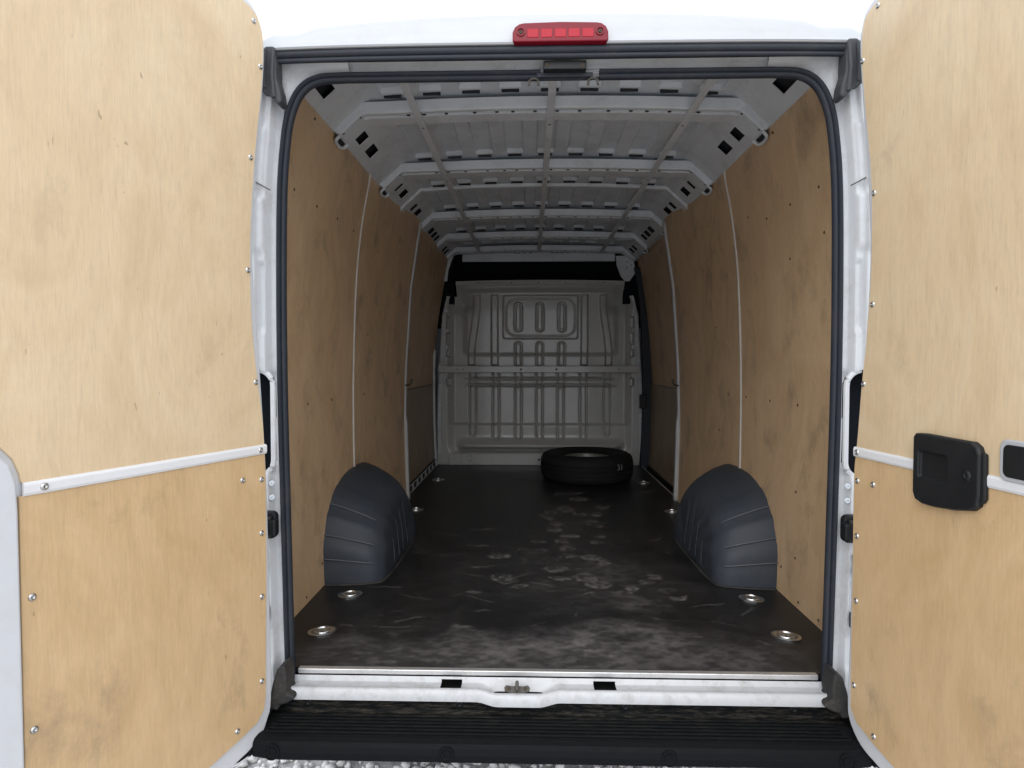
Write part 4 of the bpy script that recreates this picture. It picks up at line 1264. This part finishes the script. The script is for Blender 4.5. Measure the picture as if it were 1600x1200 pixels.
# ------------------------------------------------------------------ rear doors
def door(side, hinge, ang, outer, ply_hinge, ply_bottom, top, screws, left):
    """local frame: +x along the door from the hinge, +y the inner face, z up"""
    d_ = bpy.data.objects.new('rear_door', None)
    COL.objects.link(d_)
    d_.parent = van
    d_.location = (hinge[0], hinge[1], F)
    if left:
        dx, dy = -math.sin(ang), -math.cos(ang)
        nx_, ny_ = math.cos(ang), -math.sin(ang)
    else:
        dx, dy = math.sin(ang), -math.cos(ang)
        nx_, ny_ = -math.cos(ang), -math.sin(ang)
    # right-handed for the left door; the other one is built with mirrored local y
    rz = math.atan2(dy, dx)
    d_.rotation_euler = (0, 0, rz)
    sy = 1.0 if (-math.sin(rz) * nx_ + math.cos(rz) * ny_) > 0 else -1.0
    W = 0.775
    def pr(name, pts, y0, y1, mat, **kw):
        return link(name, prism_me(name, pts, sy * y0, sy * y1), mat, d_, **kw)
    oc = curve_pts(outer, 4)
    outline = oc + [(0.30, outer[-1][1] - 0.002), (W - 0.04, outer[-1][1]), (W, outer[-1][1] + 0.05), (W, 1.2), (W - 0.02, top), (W - 0.12, top + 0.045), (0.30, top + 0.04), (0.12, top + 0.030)]
    pr('door_skin', outline, -0.055, -0.002, 'door_white', bevel=0.007, segs=3)
    zj0, zj1 = 0.644, 0.668
    hz = [p[1] for p in reversed(ply_hinge)]
    hs = [p[0] for p in reversed(ply_hinge)]
    def edge(z):
        return float(np.interp(z, hz, hs))
    up = [p for p in curve_pts(ply_hinge, 4) if p[1] > zj1 + 0.001]
    lo = [p for p in curve_pts(ply_hinge, 4) if p[1] < zj0 - 0.001]
    # upper panel, notched for the latch housing at its free lower corner
    upper = [(0.20, top + 0.012)] + [(0.07, top + 0.004)] + up + [(edge(zj1), zj1), (0.567, zj1), (0.570, 0.685), (0.580, 0.712), (0.600, 0.736), (0.64, 0.744), (0.72, 0.744), (0.735, 0.80), (0.735, top - 0.06), (0.69, top - 0.005), (0.55, top + 0.016)]
    pu = pr('door_panel', upper, -0.002, 0.006, 'ply_door', bevel=0.001, segs=1)
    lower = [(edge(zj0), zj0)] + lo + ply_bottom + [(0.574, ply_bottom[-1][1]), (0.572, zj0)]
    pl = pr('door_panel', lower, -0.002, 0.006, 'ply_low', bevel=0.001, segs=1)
    lab(pu, 'pale birch plywood panel on the upper door')
    lab(pl, 'scuffed birch plywood panel on the lower door')
    # latch side: white inner frame standing a little proud
    latch = [(0.578, 0.62), (0.577, ply_bottom[-1][1] - 0.005), (W - 0.02, ply_bottom[-1][1] - 0.005), (W - 0.015, 0.73), (0.65, 0.738), (0.612, 0.728), (0.590, 0.705), (0.580, 0.67)]
    pr('latch_frame', latch, -0.002, 0.014, 'door_white', bevel=0.005, segs=3)
    x_end = 0.566 if left else 0.555
    # joint strip: shallow rounded moulding
    me = sweep_me('joint_strip', [((s, 0, 0), (0, sy, 0), (0, 0, 1)) for s in (edge(0.656) - 0.004, x_end)],
                  [(0.004, zj0 - 0.001), (0.0085, zj0), (0.0105, zj0 + 0.005), (0.0105, zj1 - 0.005), (0.0085, zj1), (0.004, zj1 + 0.001)])
    js = link('joint_strip', me, 'trim', d_)
    lab(js, 'white plastic strip covering the panel joint')
    for s, z in screws:
        hgt = 0.0105 if zj0 < z < zj1 else 0.006
        put('screw', SCREW, (s, sy * hgt, z), (0, sy, 0), d_)
    return d_, sy, pr

screwsL = [(-0.005, 0.656), (0.532, 0.656), (-0.026, 1.655), (0.012, 1.41), (0.026, 1.121), (0.004, 0.834), (-0.005, 1.762), (-0.012, 0.577), (-0.010, 0.435), (-0.008, 0.266), (-0.004, 0.041), (0.053, 0.586), (0.081, -0.049), (0.555, 0.457), (0.557, 0.212), (0.40, -0.06)]
outerL = [(0.040, 1.828), (0.006, 1.815), (-0.025, 1.795), (-0.046, 1.750), (-0.052, 1.700), (-0.043, 1.586), (-0.018, 1.40), (-0.004, 1.20), (-0.004, 1.10), (-0.015, 0.963), (-0.028, 0.794), (-0.039, 0.62), (-0.044, 0.483), (-0.047, 0.309), (-0.049, 0.133), (-0.049, -0.03), (-0.034, -0.08), (0.002, -0.122), (0.089, -0.140)]
plyL = [(0.034, 1.797), (0.000, 1.790), (-0.026, 1.768), (-0.038, 1.72), (-0.030, 1.60), (-0.008, 1.45), (0.010, 1.28), (0.017, 1.126), (0.012, 0.962), (-0.005, 0.829), (-0.020, 0.727), (-0.024, 0.665), (-0.027, 0.60), (-0.028, 0.50), (-0.026, 0.315), (-0.022, 0.143), (-0.019, 0.005), (-0.012, -0.040)]
dL, syL, _ = door(-1, (-0.79, -0.2), math.radians(20.6), outerL, plyL, [(0.014, -0.064), (0.085, -0.078), (0.16, -0.090), (0.30, -0.098)], 1.797, screwsL, True)
lab(dL, 'open rear door with a wide birch plywood lining and no handle')

screwsR = [(-0.003, 0.656), (-0.014, 1.645), (0.040, 1.301), (0.042, 1.028), (0.012, 0.831), (0.042, 1.752), (-0.006, 0.582), (0.056, 0.584), (-0.004, 0.44), (-0.003, 0.272), (-0.006, 0.05), (0.076, -0.037), (0.40, -0.045)]
outerR = [(0.045, 1.795), (0.008, 1.784), (-0.025, 1.765), (-0.041, 1.720), (-0.040, 1.66), (-0.029, 1.564), (-0.004, 1.37), (0.012, 1.20), (0.012, 1.08), (0.000, 0.91), (-0.017, 0.764), (-0.028, 0.664), (-0.033, 0.496), (-0.040, 0.324), (-0.043, 0.153), (-0.048, -0.005), (-0.038, -0.060), (0.010, -0.100), (0.085, -0.112)]
plyR = [(0.047, 1.765), (0.010, 1.758), (-0.014, 1.735), (-0.020, 1.66), (-0.004, 1.54), (0.022, 1.38), (0.032, 1.258), (0.032, 1.101), (0.019, 0.943), (0.004, 0.831), (-0.009, 0.70), (-0.017, 0.64), (-0.021, 0.598), (-0.022, 0.498), (-0.020, 0.331), (-0.021, 0.162), (-0.020, -0.015)]
dR, syR, prR = door(1, (0.773, -0.2), math.radians(6.3), outerR, plyR, [(0.005, -0.042), (0.079, -0.058), (0.16, -0.070), (0.30, -0.078)], 1.765, screwsR, False)
lab(dR, 'open rear door with plywood lining and black pull handle')
# pull handle: black moulded cover with a finger recess
hout = [(0.208, 0.722), (0.214, 0.729), (0.24, 0.731), (0.32, 0.729), (0.372, 0.728), (0.386, 0.720), (0.392, 0.706), (0.392, 0.625), (0.388, 0.603), (0.374, 0.592), (0.33, 0.583), (0.271, 0.577), (0.235, 0.577), (0.215, 0.583), (0.208, 0.598)]
hr = rrect(0.226, 0.310, 0.634, 0.692, 0.006, 3)
hy0, hy1 = 0.006, 0.020
no_, ni_ = len(hout), len(hr)
# rim with an inset pocket: bridge outer and inner loops
bm = bmesh.new()
def ring(pts, y):
    return [bm.verts.new((s, syR * y, z)) for s, z in pts]
def inset(pts, k_):
    cx_ = sum(p[0] for p in pts) / len(pts)
    cz_ = sum(p[1] for p in pts) / len(pts)
    return [(cx_ + (p[0] - cx_) * (1 - k_), cz_ + (p[1] - cz_) * (1 - k_)) for p in pts]
r0 = ring(hout, hy0)
r1 = ring(hout, hy1 - 0.005)
r2 = ring(inset(hout, 0.035), hy1)
i0 = ring(hr, hy1)
i1 = ring(inset(hr, 0.04), hy1 - 0.008)
for A_, B_ in ((r0, r1), (r1, r2), (i0, i1)):
    for i in range(len(A_)):
        bm.faces.new((A_[i], A_[(i + 1) % len(A_)], B_[(i + 1) % len(A_)], B_[i]))
bm.faces.new(i1)
es = [bm.edges.get((r2[i], r2[(i + 1) % no_])) for i in range(no_)]
es += [bm.edges.new((i0[i], i0[(i + 1) % ni_])) if not bm.edges.get((i0[i], i0[(i + 1) % ni_])) else bm.edges.get((i0[i], i0[(i + 1) % ni_])) for i in range(ni_)]
bmesh.ops.triangle_fill(bm, edges=es, use_beauty=True)
bmesh.ops.recalc_face_normals(bm, faces=bm.faces)
me = bpy.data.meshes.new('pull_handle')
bm.to_mesh(me)
bm.free()
hd = link('pull_handle', me, 'black', dR, bevel=0.0025, segs=2, angle=50)
lab(hd, 'black plastic pull handle with square finger recess')
put('screw_hole', RIVET, (0.362, syR * hy1, 0.660), (0, syR, 0), dR)
prR('handle_base', [(0.38, 0.712), (0.400, 0.708), (0.402, 0.620), (0.396, 0.610), (0.38, 0.612)], 0.006, 0.016, 'black', bevel=0.003)
# inner release: silver bezel round a black flap
prR('latch_bezel', rrect(0.430, 0.545, 0.664, 0.742, 0.016), 0.005, 0.013, 'white', bevel=0.003)
prR('latch_flap', rrect(0.439, 0.538, 0.672, 0.733, 0.012), 0.010, 0.0145, 'black', bevel=0.002)

# ------------------------------------------------------------------ spare wheel on the load floor
sp = bpy.data.objects.new('spare_wheel', None)
COL.objects.link(sp)
sp.location = (0.362, 3.05, F + 0.0008)
tag(sp, 'black spare tyre on a silver rim lying flat against the bulkhead', 'wheel')
ty = wheel_parts(sp, True)
# chalked number on the shoulder
tc = bpy.data.curves.new('chalk_mark', 'FONT')
tc.body = '31'
tc.size = 0.06
tc.extrude = 0.0004
tc.align_x = 'CENTER'
to = bpy.data.objects.new('chalk_tmp', tc)
COL.objects.link(to)
dg = bpy.context.evaluated_depsgraph_get()
me = bpy.data.meshes.new_from_object(to.evaluated_get(dg))
bpy.data.objects.remove(to)
me.materials.clear()
a = math.radians(-52)
link('chalk_mark', me, 'chalk', sp, loc=(0.353 * math.cos(a), 0.353 * math.sin(a), 0.112), rot=(math.radians(90), 0, a + math.pi / 2))
